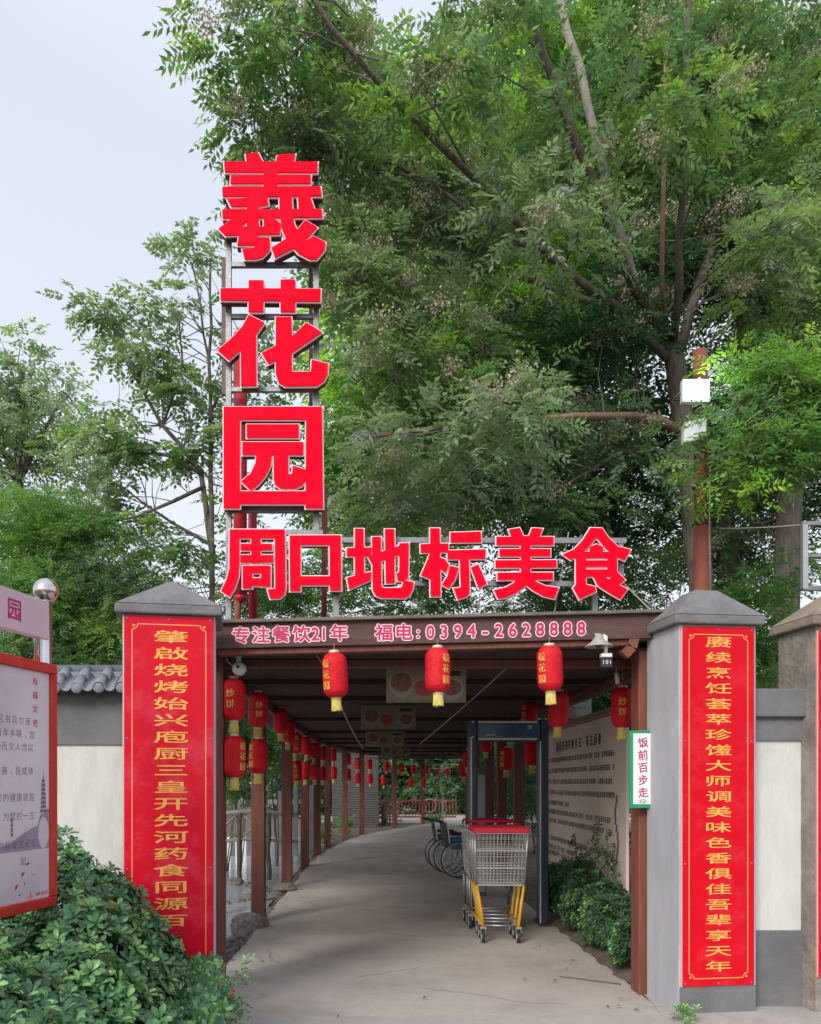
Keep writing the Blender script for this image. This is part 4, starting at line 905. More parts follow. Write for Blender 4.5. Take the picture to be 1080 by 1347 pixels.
# ================================================================ STREAM EDGE
def rock_mesh(seed, flat=.6):
    g = random.Random(seed); bm = bmesh.new(); bmesh.ops.create_icosphere(bm, subdivisions=3, radius=1)
    ph = [(Vector((g.gauss(0, 1), g.gauss(0, 1), g.gauss(0, 1))).normalized(), g.uniform(.62, .95)) for _ in range(14)]
    for v in bm.verts:
        p = v.co.copy()
        for n_, d_ in ph:
            k = p.dot(n_) - d_
            if k > 0: p -= n_ * k * .9
        p *= 1 + .05 * math.sin(p.x * 7 + seed) * math.sin(p.y * 6) + .03 * math.sin(p.z * 13 + p.x * 11)
        p.z *= flat; v.co = p
    me = bpy.data.meshes.new('rock'); bm.to_mesh(me); bm.free(); me.materials.append(M['rock'])
    for p in me.polygons: p.use_smooth = False
    return me
RM = [rock_mesh(s, .5 + .04 * (s % 5)) for s in range(10)]
rg = 'grey edging rocks between walkway and stream'
def rock(x, y, z, s, label, i, group=rg):
    o = link(bpy.data.objects.new('rock', RM[i % 10])); o.location = (x, y, z); o.scale = (s, s * rnd.uniform(.8, 1.2), s * rnd.uniform(.7, 1.1)); o.rotation_euler = (rnd.uniform(-.2, .2), rnd.uniform(-.2, .2), rnd.uniform(0, 6))
    return tag(o, label, 'rock', group)
rock(-1.38, 9.12, .0, .24, 'big grey boulder at the foot of the first walkway post', 3)
rock(-1.30, 12.25, .04, .17, 'boulder at the foot of the second walkway post', 5)
rock(-1.47, 11.3, .03, .15, 'pale upright rock just before the second walkway post', 7)
for i in range(96):
    y = 6.75 + (i / 96) ** 1.3 * 15 + rnd.uniform(-.1, .1); x = lerp_tab(LEFT, y) - .08 - rnd.uniform(0, .42)
    rock(x, y, gz(x, y) + .02, rnd.uniform(.05, .13) * (1.25 if rnd.random() < .2 else 1), ('small grey rock in the stone edging before the first walkway post' if y < 9.4 else f'small grey rock in the stone edging beyond the {["first", "second", "third", "fourth", "fifth", "sixth"][min(5, sum(y > q for q in postD) - 1)]} walkway post'), i)
for i in range(30):
    a = i / 30 * 6.28; x, y = -3.0 + 1.25 * math.cos(a), 13.1 + .9 * math.sin(a) * 1.6
    rock(x, y, -.16, rnd.uniform(.10, .2), 'dark rock rimming the upper pool of the stream', i + 3, 'rocks rimming the pool')
mb = MB()
for i in range(4200):
    y = rnd.uniform(6.8, 10.4); x = rnd.uniform(-2.9, -1.26)
    if y > 9.9 and x < -1.7: continue
    s = rnd.uniform(.012, .035); z = gz(x, y) + s * .3; q = [Vector((rnd.gauss(0, 1), rnd.gauss(0, 1), rnd.gauss(0, .6))).normalized() * s for _ in range(3)]
    c = Vector((x, y, z)); mb.add([c + q[0], c + q[1], c + q[2], c - q[0], c - q[1], c - q[2] + Vector((0, 0, s * .3))], [(0, 1, 2), (0, 2, 4), (0, 4, 5), (0, 5, 1), (3, 2, 1), (3, 4, 2), (3, 5, 4), (3, 1, 5)])
g_ = mb.build('gravel', M['gravel'], kind='stuff'); g_['label'] = 'loose grey stones on the bank between walkway and stream'; g_['category'] = 'gravel'
# rustic railing over the stream
rr_ = thing('rustic_railing', (-3.2, 14.9, -.2), 'curved railing of grey branches over the stream, left of the first post', 'railing')
rail = [(-4.8, 15.2, .70), (-3.9, 15.0, .86), (-3.0, 14.9, 1.0), (-2.4, 14.9, 1.08), (-1.9, 15, 1.06), (-1.4, 15.4, 1.0)]
limb(m1 := MB(), rail, .045, .04, 7); m1.build('handrail', M['driftwood'], rr_)
limb(m1 := MB(), [(a, b, c - .5) for a, b, c in rail], .035, .03, 7); m1.build('lower_rail', M['driftwood'], rr_)
for x, y, z in rail[:-1]: limb(m1 := MB(), [(x, y, -.35), (x, y, z)], .045, .04, 7); m1.build('post', M['bark'], rr_)
for (a, b) in zip(rail[:-2], rail[1:-1]):
    limb(m1 := MB(), [(a[0], a[1], a[2] - .5), (b[0], b[1], b[2])], .022, .02, 5); m1.build('brace', M['driftwood'], rr_)
    limb(m1 := MB(), [(a[0], a[1], a[2]), (b[0], b[1], b[2] - .5)], .022, .02, 5); m1.build('brace', M['driftwood'], rr_)
pfc = thing('paling_fence', (-3, 20, -.2), 'pale grey paling fence standing behind the branch railing', 'fence')
for i in range(0, 16, 2):
    x = -4.2 + i * .19; h = 1.5 + rnd.uniform(-.1, .1); MB().box(x, x + .11, 19.9, 19.93, -.3, h).build('paling', M['barkl'] if i % 2 else M['wallgrey'], pfc)
MB().box(-4.25, -1.2, 19.94, 19.98, 1.1, 1.2).build('rail', M['barkl'], pfc)

# ================================================================ LANTERNS
def lantern_proto(text, ang, sub=1):
    t = thing('lantern', (0, 0, 0), '', 'lantern')
    prof = [(.030, -.018)]; n_ = 22
    for i in range(n_ + 1):
        v = i / n_; z = -.02 - .33 * v; q = abs(2 * v - 1); r = .093 * (1 - max(0, (q - .55) / .45) ** 2.4 * .42)
        prof.append((r + (.0022 if i % 2 else 0), z))
    prof.append((.03, -.352))
    b = MB().lathe((0, 0, 0), prof, 26).build('body', M['lantern'], t)
    MB().lathe((0, 0, 0), [(.036, -.021), (.040, -.016), (.040, .002), (.034, .004)], 16).build('top_ring', M['capgold'], t)
    MB().lathe((0, 0, 0), [(.034, -.372), (.040, -.368), (.040, -.351), (.034, -.348)], 16).build('bottom_ring', M['capgold'], t)
    s = MB()
    for i in range(30):
        a = i / 30 * 6.283; x, y = .033 * math.cos(a), .033 * math.sin(a); l = rnd.uniform(.075, .09)
        s.tube([(x, y, -.37), (x * 1.12 + rnd.uniform(-.003, .003), y * 1.12, -.37 - l)], .0045, 4)
    s.build('tassel', M['tassel'], t)
    MB().tube([(0, 0, 0), (0, 0, .05)], .002, 4).build('hook', M['cable'], t)
    if text:
        g = MB(); nch = len(text); st = .245 / nch if nch > 2 else .085
        for i, ch in enumerate(text):
            vs_, fs_, _ = glyph(ch); s_ = st * .80
            vs_ = [(a + .025, b) for a, b in vs_] + [(a - .03, b + .02) for a, b in vs_]; fs_ = fs_ + [tuple(k + len(vs_) // 2 for k in f) for f in fs_]
            V = []
            for iv, (x, y) in enumerate(vs_):
                a = (x * s_) / .094; zz = -.185 + ((nch - 1) / 2 - i) * st + y * s_; rr = .0965
                v = (-.02 - zz) / .33; q = abs(2 * v - 1); rr = .093 * (1 - max(0, (q - .55) / .45) ** 2.4 * .42) + .004
                rr += .0004 * (iv >= len(vs_) // 2); V.append((rr * math.sin(a + ang), -rr * math.cos(a + ang), zz))
            g.add(V, fs_)
        g.build('lettering', M['gold'], b)
    return t
protos = {}
def lantern(x, y, ztop, label, text='羲花园', ang=0, s=1, group='red paper lanterns'):
    k = (text, round(ang, 1))
    if k not in protos: t = protos[k] = lantern_proto(text, ang)
    else: t = copytree(protos[k])
    t.location = (x, y, ztop); t.scale = (s * rnd.uniform(.96, 1.04), s * rnd.uniform(.96, 1.04), s * rnd.uniform(.97, 1.02)); t.rotation_euler = (R(rnd.uniform(-3, 3)), R(rnd.uniform(-3, 3)), R(rnd.uniform(-8, 8))); t['label'] = label; t['group'] = group
    return t
def atp(px, py, D): return P(px, py, D)
for (px, py, D, ang, nm) in ((439.5, 856, 6.02, -.85, 'leftmost of the three red lanterns under the fascia'), (575.5, 850, 6.02, .75, 'middle of the three red lanterns under the fascia'), (722.5, 847, 6.02, -.75, 'rightmost of the three red lanterns under the fascia')):
    p = atp(px, py, D); lantern(p.x, p.y, p.z, nm, '羲花园', ang, 1.0, 'lanterns under the fascia'); 
    MB_ = MB().tube([p, (p.x, p.y, p.z + .05), (p.x, 6.075, p.z + .055)], .003, 4)
    o = MB_.build('hanging_wire', M['cable']); tag(o, 'thin wire holding the ' + nm.split(' of ')[0] + ' lantern under the fascia', 'wire')
ordn = ['first', 'second', 'third', 'fourth', 'fifth', 'sixth', 'seventh', 'eighth', 'ninth', 'tenth', 'eleventh', 'twelfth']
pairs = [(307, 890, 6.5, 1, '炒饼', -.2, '羲花园', .9), (340, 908.5, 8.0, 1, '炒饼', .2, '羲花园', -.9), (368, 930, 10.8, 0, '羲花园', 1.8, '', 0), (380, 945, 12.1, 0, '羲花园', 1.8, '', 0), (389, 962, 13.2, 1, '羲花园', .2, '羲花园', 0), (402, 968, 15.2, 1, '', 0, '', 0), (413, 976, 17.3, 1, '', 0, '', 0), (424, 981, 19.0, 1, '', 0, '', 0),
         (438, 984, 21.2, 1, '', 0, '', 0), (457, 990, 23.5, 1, '', 0, '', 0), (470, 996, 24.8, 1, '羲花园', .1, '', 0), (486, 998, 26.6, 1, '', 0, '', 0)]
for i, (px, py, D, two, t1, a1, t2, a2) in enumerate(pairs):
    p = atp(px, py, D)
    lantern(p.x, p.y, p.z, ('upper' if two else 'single') + f' red lantern, {ordn[i]} from the entrance along the left eave', t1, a1, 1.0, 'lanterns along the left eave')
    if two: lantern(p.x + .005, p.y, p.z - .455, f'lower red lantern, {ordn[i]} from the entrance along the left eave', t2, a2, 1.0, 'lanterns along the left eave')
    o = MB().tube([(p.x, p.y, p.z + .045), (p.x, p.y, 2.6)], .003, 4).build('hanging_wire', M['cable']); tag(o, f'wire holding the {ordn[i]} lantern from the entrance on the left eave', 'wire')
for (px, py, D, nm, tx, an) in ((736, 907, 7.6, 'red lantern above the left end of the long text panel', '', 0), (819, 902, 7.0, 'red lantern with one gold character half hidden by the right post', '炒饼', -.35), (697, 920, 9.95, 'dim red lantern above the security gate', '羲花园', -.9),
    (667, 982, 12.2, 'red lantern seen through the middle of the security gate', '羲花园', -.8), (699, 972, 10.9, 'larger red lantern seen through the right of the security gate', '', 0), (640, 962, 13.8, 'dim red lantern behind the left end of the gate header', '', 0), (609, 1000, 17, 'dim red lantern left of the security gate', '', 0), (616, 985, 15.2, 'dim red lantern beside the left panel of the security gate', '', 0)):
    p = atp(px, py, D); lantern(p.x, p.y, p.z, nm, tx, an, 1.0 if D < 20 else 1.2, 'lanterns along the right eave')
    o = MB().tube([(p.x, p.y, p.z + .045), (p.x, p.y, 2.6)], .003, 4).build('hanging_wire', M['cable']); tag(o, 'wire holding the ' + nm, 'wire')
# string of far lanterns across the garden
fx = [(508, 1001, 28), (528, 1003, 29), (544, 1005, 30), (561, 1006, 31), (575, 1007, 32), (589, 1009, 33)]
for i, (px, py, D) in enumerate(fx):
    p = atp(px, py, D); lantern(p.x, p.y, p.z, f'far upper red lantern over the red fence, {ordn[i]} from the grey shed', '', 0, 1.0, 'far lanterns over the garden fence')
    if i in (0, 2, 3): lantern(p.x - .1, p.y, p.z - .5, f'far lower red lantern over the red fence, {ordn[i]} from the grey shed', '', 0, 1.0, 'far lanterns over the garden fence')
o = MB().tube([P(480, 998, 27)] + [P(px, py - 3, D) for px, py, D in fx] + [P(610, 1005, 34)], .012, 5).build('lantern_wire', M['cable']); tag(o, 'sagging wire carrying the far lanterns', 'wire')

# ================================================================ FAR GARDEN
sh = thing('garden_shed', (-1, 31.5, 0), 'grey slatted shed beyond the far left walkway posts', 'shed')
x0, x1 = P(437, 0, 30).x, P(497, 0, 30).x
MB().box(x0, x1, 30.3, 33, -.3, 2.9).build('wall', M['slat'], sh)
for i in range(34): MB().hexa([(x0 - .02, 30.24, i * .085), (x1 + .02, 30.24, i * .085), (x1 + .02, 30.3, i * .085), (x0 - .02, 30.3, i * .085), (x0 - .02, 30.28, i * .085 + .07), (x1 + .02, 30.28, i * .085 + .07), (x1 + .02, 30.3, i * .085 + .07), (x0 - .02, 30.3, i * .085 + .07)]).build('slat', M['slat'], sh)
MB().box(x0 - .3, x1 + .3, 30.0, 33.3, 2.9, 3.0).build('roof', M['cap'], sh)
M['fence'] = mat('faded_red_paint', (.34, .09, .07), (.26, .06, .05), 9, .7)
rf = thing('red_fence', (3, 35, 0), 'low red railing with upright bars at the far end of the walk', 'fence')
xa, xb = P(494, 0, 35).x, P(600, 0, 35).x
for z in (.12, .82): MB().box(xa, xb, 34.98, 35.03, z, z + .07).build('rail', M['fence'], rf)
for i in range(25):
    x = xa + (xb - xa) * i / 24; MB().box(x - .02, x + .02, 34.985, 35.025, .19, .82 if i % 6 else 1.0).build('bar' if i % 6 else 'post', M['fence'], rf)
MB().torus(P(565, 1060, 34.9), .28, .045, 'y', 20, 6).build('ring_ornament', M['barkr'], rf)
rb = thing('branch_railing', P(503, 1090, 31), 'tangled pale branch railing before the red fence', 'railing'); rb.location.z = 0
for i in range(11):
    a, b_ = P(482 + i * 4.4, 1086, 31 + .05 * i), P(478 + i * 4.6 + rnd.uniform(-6, 10), 1062 + rnd.uniform(-3, 4), 31.1 + .05 * i); a.z = 0
    limb(m1 := MB(), [a, b_], .035, .025, 5); m1.build('stick', M['barkr'] if i % 2 else M['barkl'], rb)
limb(m1 := MB(), [P(478, 1066, 31.1), P(500, 1058, 31.3), P(530, 1064, 31.5)], .05, .04, 6); m1.build('handrail', M['barkr'], rb)
limb(m1 := MB(), [P(478, 1080, 31.1), P(500, 1076, 31.3), P(530, 1080, 31.5)], .04, .03, 6); m1.build('lower_rail', M['barkr'], rb)
bt = thing('bent_trunk', P(508, 1064, 32), 'bare pale bent trunk leaning over the branch railing', 'tree trunk'); bt.location.z = 0
a = P(506, 1064, 32); a.z = 0
limb(m1 := MB(), [a, P(507, 1062, 32), P(514, 1050, 32), P(519, 1033, 32), P(517, 1013, 32), P(512, 1000, 32)], .13, .09, 8); m1.build('trunk', M['barkl'], bt)
limb(m1 := MB(), [P(517, 1012, 32), P(500, 1016, 32), P(488, 1014, 31.8)], .06, .03, 6); m1.build('branch', M['barkl'], bt)
hs = thing('hanging_sign', P(582, 1030, 30), 'small pale green sign hanging from a white pole at the far end', 'sign')
MB().tube([P(582, 1088, 30), P(582, 1012, 30), P(568, 1010, 30)], .04, 6).build('pole', M['white'], hs); MB().box(P(578, 0, 30).x, P(586.5, 0, 30).x, 29.9, 29.94, P(0, 1041, 30).z, P(0, 1022, 30).z).build('panel', mat('pale_green_sign', (.45, .62, .30), None, rough=.5), hs)

# ================================================================ MENU BOARDS UNDER THE CEILING
def menu(px0, px1, pyt, pyb, D, label, tilt=0):
    a, b = P(px0, pyt, D), P(px1, pyb, D); t = thing('menu_board', ((a.x + b.x) / 2, D, a.z), label, 'menu board', 'menu boards hung in a row under the ceiling')
    w_, h_ = b.x - a.x, a.z - b.z
    MB().box(a.x, b.x, D, D + .02, b.z, a.z).build('board', M['menu'], t, bevel=.003)
    f = lambda x, z, l: (a.x + x * w_, D - l, a.z - z * h_)
    def disc(cx, cz, r, m, l, nm, sq=1, arc=(0, 6.2832)):
        k = 18; V = [f(cx, cz, l)] + [f(cx + r * h_ / w_ * math.cos(arc[0] + (arc[1] - arc[0]) * i / k), cz + r * sq * math.sin(arc[0] + (arc[1] - arc[0]) * i / k), l) for i in range(k + 1)]
        MB().add(V, [(0, i + 1, i + 2) for i in range(k)]).build(nm, m, t)
    disc(.19, .5, .36, M['bowl'], .001, 'bowl_print', 1.0); disc(.19, .44, .30, M['dish1'], .002, 'dish_print', .9)
    disc(.47, .60, .27, M['dish2'], .001, 'dish_print', .8)
    disc(.82, .62, .34, M['bowl'], .001, 'bowl_print', .95); disc(.82, .58, .27, M['dish1'], .002, 'dish_print', .8)
    MB().add([f(.70, .12, .001), f(.93, .12, .001), f(.93, .26, .001), f(.70, .26, .001)], [(0, 1, 2, 3)]).build('dark_band', M['black'], t)
    for x in (.08, .92): MB().tube([f(x, 0, -.01), (f(x, 0, 0)[0], D + .01, 2.61)], .003, 4).build('hanger', M['cable'], t)
menu(508, 613, 877, 924, 7.05, 'nearest and largest menu board with dish pictures'); menu(475, 547, 928, 959, 10.6, 'second menu board from the entrance, with a red dish'); menu(481, 532, 962, 982, 14.6, 'third menu board from the entrance, dim'); menu(501, 540, 981, 995, 19.5, 'farthest small menu board')

# ================================================================ SECURITY GATE
sg = thing('security_gate', P(668, HZ, 9.2), 'tall dark navy walk-through security gate with two grey light strips', 'security gate'); sg.location.z = 0
gx0, gx1 = P(618.5, 0, 9.2).x, P(722, 0, 9.2).x; gt = P(0, 946, 9.2).z; gb = P(0, 974, 9.2).z
MB().box(gx0, gx0 + .075, 9.2, 9.48, 0, gt - .0).build('side_panel', M['navy'], sg, bevel=.015); MB().box(gx1 - .085, gx1, 9.2, 9.48, 0, gt).build('side_panel', M['navy'], sg, bevel=.015)
hd_ = MB().box(gx0 + .077, gx1 - .087, 9.22, 9.46, gb, gt - .02).build('header', M['navy'], sg, bevel=.006)
MB().box(gx0 + .09, gx1 - .10, 9.205, 9.2195, gb + .035, gt - .055).build('display', M['navylit'], hd_)
for z in (gt - .045, gb + .005): MB().box(gx0 + .09, gx1 - .13, 9.19, 9.204, z, z + .022).build('light_strip', M['lightstrip'], hd_)
gg = MB(); f4 = lambda x, z, l: (x, 9.204 - l, z)
put(gg, '同', f4, P(697, 0, 9.2).x, P(0, 957, 9.2).z, .055, .055, .01, .001); 
for i in range(5): gg.add([f4(P(641 + i * 2.2, 0, 9.2).x, gb + .055, .001), f4(P(642.6 + i * 2.2, 0, 9.2).x, gb + .055, .001), f4(P(642.6 + i * 2.2, 0, 9.2).x, gb + .066, .001), f4(P(641 + i * 2.2, 0, 9.2).x, gb + .066, .001)], [(0, 1, 2, 3)])
gg.build('display_print', M['lightstrip'], hd_)
for x in (gx0 + .004, gx1 - .105): MB().box(x, x + .014, 9.18, 9.199, .02, gb - .002 if x > gx0 + .1 else gt - .2).build('edge_strip', M['lightstrip'], sg)
for s_ in (gx0, gx1 - .085): MB().box(s_ - .02, s_ + .10, 9.15, 9.54, 0, .03).build('base_plate', M['black'], sg)
for z in (gt - .03, gt - .2): MB().lathe((gx0 + .03, 9.19, z), [(.002, -.012), (.014, -.01), (.014, .01)], 10, 'y').build('sensor', M['lightstrip'], sg)
# person-free inside: plastic cover hanging behind
pc = thing('grey_locker', P(633, HZ, 11.6), 'narrow grey locker standing behind the security gate', 'locker'); pc.location.z = 0
MB().box(P(627, 0, 11.6).x, P(640, 0, 11.6).x, 11.6, 11.95, 0, P(0, 1010, 11.6).z).build('body', M['wallgrey'], pc, bevel=.01); MB().box(P(629, 0, 11.6).x, P(638, 0, 11.6).x, 11.585, 11.598, .06, 1.72).build('door', M['pillar'], pc, bevel=.004)
nb = thing('notice', P(758, 925, 12), 'grey notice hanging above the long text panel', 'notice')
MB().box(P(745, 0, 11).x, P(778, 0, 11).x, 11, 11.03, P(0, 945, 11).z, P(0, 913, 11).z).build('sheet', M['wallgrey'], nb)
sc_ = scribble(MB(), lambda a, z, l: (P(748, 0, 11).x + a, 10.998 - l, P(0, 922, 11).z + z), 0, 0, 7, .038, .04, .001, seed=4); scribble(sc_, lambda a, z, l: (P(752, 0, 11).x + a, 10.998 - l, P(0, 922, 11).z + z), 0, -.09, 5, .038, .04, .001, seed=5); sc_.build('print', M['ink'], nb)

# ================================================================ LONG TEXT PANEL
tp = thing('text_panel', (2.5, 10, .5), 'long cream panel covered in rows of dark text along the right side of the walk', 'information board')
def zz(py, D): return CH + (HZ - py) * D / F
T0, T1 = 8.0, 12.0; ztop, zbot = 2.33, .47
fpn = lambda a, z, l: (2.47 - l, T1 - a, z)      # a runs from the far end towards the viewer
MB().box(2.472, 2.50, T0, T1, zbot, ztop).build('panel', M['cream'], tp, bevel=.003)
MB().box(2.44, 2.51, T0 - .02, T1 + .02, ztop + .002, ztop + .05).build('frame', M['menu'], tp, bevel=.004); MB().box(2.463, 2.471, T0, T1, ztop - .03, ztop - .015).build('red_rule', M['dish2'], tp); MB().box(2.463, 2.471, T0, T1, zbot + .03, zbot + .045).build('red_rule', M['dish2'], tp)
mb = MB(); scribble(mb, fpn, .95, 2.08, 13, .17, .15, .002, seed=21)
rows = [(1.88, .35, 3.3), (1.735, .2, 3.45), (1.59, .2, 3.4), (1.445, .2, 3.5), (1.30, .2, 1.5), (1.18, .3, 3.3), (1.06, .2, 3.4), (.94, .2, .35), (.82, .3, 3.3), (.70, .3, 1.8), (.62, .3, 1.6)]
rows = [(z, a0, ln) for z, a0, ln in rows]
for i, (z, a0, ln) in enumerate(rows): scribble(mb, fpn, a0, z + .03, int(ln / .078), .078, .075, .002, seed=30 + i)
mb.build('print', M['ink'], tp)
mb = MB()
for i in range(9):
    z = .8 + i * .075; a = 3.66 + .05 * math.sin(i * .8); mb.add([fpn(a, z, .002), fpn(a + .05, z, .002), fpn(a + .03 + .04, z + .08, .002), fpn(a + .02, z + .08, .002)], [(0, 1, 2, 3)])
mb.build('ink_branch_print', M['inkp'], tp)
mb = MB(); mb.add([fpn(3.55, .75, .002), fpn(3.59, .75, .002), fpn(3.66, .98, .002), fpn(3.63, .98, .002)], [(0, 1, 2, 3)]); mb.add([fpn(3.46, .70, .002), fpn(3.62, .66, .002), fpn(3.60, .78, .002), fpn(3.52, .76, .002)], [(0, 1, 2, 3)]); mb.build('red_mark_print', M['dish2'], tp)
for y in (8.2, 10, 11.8): MB().box(2.51, 2.56, y, y + .05, 0, ztop).build('post', M['wood'], tp)

# ================================================================ GREEN FRAMED NOTICE ON THE RIGHT POST
gn = thing('framed_notice', P(850, 1010, 6.1), 'white notice in a green frame on the right post reading five magenta characters', 'notice')
D_ = 6.12; u0, u1 = P(827.5, 0, D_).x, P(868, 0, D_).x; z0, z1 = P(0, 1063, D_).z, P(0, 961, D_).z
MB().box(u0, u1, D_ - .012, D_ + .01, z0, z1).build('frame', M['green'], gn, bevel=.003)
MB().box(u0 + .027, u1 - .027, D_ - .0145, D_ - .0125, z0 + .03, z1 - .022).build('sheet', M['mint'], gn)
mb = MB(); f5 = lambda a, z, l: (P(845, 0, D_).x + a, D_ - .0147 - l, z)
for i, ch in enumerate('饭前百步走'): put(mb, ch, f5, 0, P(0, 977 + i * 16.4, D_).z, .078, .078, .022, .001, .12)
mb.build('lettering', M['magenta'], gn)
mb = MB()
for i in range(5): a = i * 1.3; mb.add([f5(-.02 + .02 * math.cos(a), z0 + .05 + .012 * math.sin(a), .001), f5(.0 + .02 * math.cos(a), z0 + .045 + .012 * math.sin(a), .001), f5(.01 + .02 * math.cos(a), z0 + .06 + .01 * math.sin(a), .001)], [(0, 1, 2)])
mb.build('flower_print', M['bowl'], gn)

# ================================================================ NOTICE BOARD AT LEFT
O = Vector((-1.742, 4.5, 0)); ud = Vector((.237, .971, 0)).normalized(); nd = Vector((ud.y, -ud.x, 0))
fb = lambda a, z, l: tuple(O + ud * a + nd * l + Vector((0, 0, z)))
bo = thing('notice_board', O, 'lilac garden notice board in a red frame with steel posts and header', 'notice board')
def fbox(mb, a0, a1, l0, l1, z0, z1): return mb.hexa([fb(a0, z0, l0), fb(a1, z0, l0), fb(a1, z0, l1), fb(a0, z0, l1), fb(a0, z1, l0), fb(a1, z1, l0), fb(a1, z1, l1), fb(a0, z1, l1)])
fr_ = MB(); W_b = 1.75
fbox(fr_, -W_b, 0, -.05, .02, 2.19, 2.245); fr_.build('frame_rail', M['redframe'], bo, bevel=.006); fr_ = MB(); fbox(fr_, -W_b, 0, -.05, .02, .93, .985); fr_.build('frame_rail', M['redframe'], bo, bevel=.006)
fr_ = MB(); fbox(fr_, -.055, .0, -.0495, .0195, .986, 2.189); fr_.build('frame_rail', M['redframe'], bo, bevel=.006); fr_ = MB(); fbox(fr_, -W_b, -W_b + .055, -.0495, .0195, .986, 2.189); fr_.build('frame_rail', M['redframe'], bo, bevel=.006)
pn = fbox(MB(), -W_b + .056, -.056, -.04, .004, .986, 2.189).build('panel', M['lilac'], bo)
hdr = fbox(MB(), -W_b, -.075, -.03, .02, 2.37, 2.575).build('header', M['lilac2'], bo, bevel=.004)
mb = MB(); put(mb, '园', fb, -.36, 2.475, .115, .115, .02, .0215); mb.build('lettering', M['magenta'], hdr)
mb = MB()
for ch, a in (('花', -.64), ('羲', -.92)): put(mb, ch, fb, a, 2.485, .115, .115, .02, .0215)
mb.build('lettering', M['magenta'], hdr)
for a, l, r in ((.03, -.075, .032), (-W_b, -.10, .032)):
    c = Vector(fb(a, 0, l)); MB().tube([c, c + Vector((0, 0, 2.60))], r, 18).build('post', M['steel'], bo)
    MB().lathe(c + Vector((0, 0, 2.665)), [(.068 * math.sin(q) + .0005, -.068 * math.cos(q)) for q in [math.pi * i / 14 for i in range(15)]], 24).build('ball_finial', M['steel'], bo)
for a in (-.09, -W_b + .09): c = Vector(fb(a, 0, -.045)); MB().tube([c + Vector((0, 0, 2.2)), c + Vector((0, 0, 2.60))], .016, 12).build('header_tube', M['steel'], bo)
for a in (.0,):
    c = Vector(fb(a, 0, -.06)); MB().tube([c + Vector((0, 0, 1.2)), Vector(fb(a, 1.2, -.1))], .014, 8).build('bracket', M['steel'], bo)
pr = MB(); lines = [('区有兵尔液', 1.92, -.235), ('百年乡味，宫', 1.852, -.2), ('杨氏文人世以', 1.785, -.21), ('甲美，吾咸体', 1.663, -.21), ('您的健康就是', 1.525, -.2), ('为您的一生', 1.43, -.2), ('你就是这记忆', 1.285, -.185)]
for s_, z, a_end in lines:
    for i, ch in enumerate(reversed(s_)): put(pr, ch, fb, a_end - i * .051, z, .046, .046, .0, .0045)
put(pr, '起', fb, -.27, 1.195, .046, .046, .0, .0045)
pr.build('print', M['inkp'], pn)
pr = MB()
for i, ch in enumerate('有福文老'): put(pr, ch, fb, -.175, 2.135 - i * .073, .046, .042, .01, .0045)
pr.build('red_print', M['crimson'], pn)
pg = MB()      # ink-wash pagoda
for i in range(7): z = 1.465 + i * .023; a = .026 - i * .0017; pg.add([fb(-.105 - a, z, .005), fb(-.105 + a, z, .005), fb(-.105 + a * .7, z + .019, .005), fb(-.105 - a * .7, z + .019, .005)], [(0, 1, 2, 3)])
pg.add([fb(-.108, 1.626, .005), fb(-.102, 1.626, .005), fb(-.105, 1.675, .005)], [(0, 1, 2)])
pg.add([fb(-.135, 1.442, .005), fb(-.06, 1.446, .005), fb(-.06, 1.458, .005), fb(-.13, 1.46, .005)], [(0, 1, 2, 3)])
for i in range(4): z = 1.33 + i * .024; pg.add([fb(-.37, z, .005), fb(-.35, z, .005), fb(-.354, z + .02, .005), fb(-.366, z + .02, .005)], [(0, 1, 2, 3)])
pg.build('pagoda_print', M['inkp'], pn)
hl = MB(); pts_ = [(-.9, 1.25), (-.5, 1.27), (-.36, 1.30), (-.28, 1.335), (-.2, 1.365), (-.155, 1.375), (-.13, 1.43), (-.06, 1.455)]
for (a, z), (a2, z2) in zip(pts_, pts_[1:]): hl.add([fb(a, 1.25, .0045), fb(a2, 1.25, .0045), fb(a2, z2, .0045), fb(a, z, .0045)], [(0, 1, 2, 3)])
hl.build('hill_print', M['hillp'], pn)
cp = MB(); cc_ = [(-.105 + .045 * math.cos(q), 1.335 + .085 * math.sin(q)) for q in [i * math.pi / 8 for i in range(16)]]; cp.add([fb(a, z, .005) for a, z in cc_], [tuple(range(16))]); cp.build('cloud_print', M['cloudp'], pn)
pt = MB()
for a, z, s_, q in ((-.235, 1.15, .020, .2), (-.275, 1.10, .024, .9), (-.325, 1.04, .024, 1.1), (-.185, 1.09, .010, .7), (-.30, .995, .012, 2.2), (-.26, 1.05, .012, 2.0)):
    pt.add([fb(a + s_ * math.cos(q), z + s_ * math.sin(q) * .7 + .03, .0055), fb(a - s_ * .4 * math.sin(q), z + s_ * .4 * math.cos(q) + .03, .0055), fb(a - s_ * math.cos(q), z - s_ * math.sin(q) * .7 + .03, .0055), fb(a + s_ * .4 * math.sin(q), z - s_ * .4 * math.cos(q) + .03, .0055)], [(0, 1, 2, 3)])
pt.build('petal_print', M['crimson'], pn)
lg = MB(); lg.add([fb(-.235, 1.0 - .002, .005), fb(-.19, .998, .005), fb(-.205, 1.02, .005), fb(-.22, 1.02, .005)], [(0, 1, 2, 3)]); lg.add([fb(-.22, 1.022, .005), fb(-.205, 1.022, .005), fb(-.2125, 1.04, .005)], [(0, 1, 2)]); lg.build('logo_print', M['goldline'], pn)
scribble(MB(), fb, -.17, 1.012, 5, .02, .022, .005, seed=77).build('logo_words_print', M['crimson'], pn)

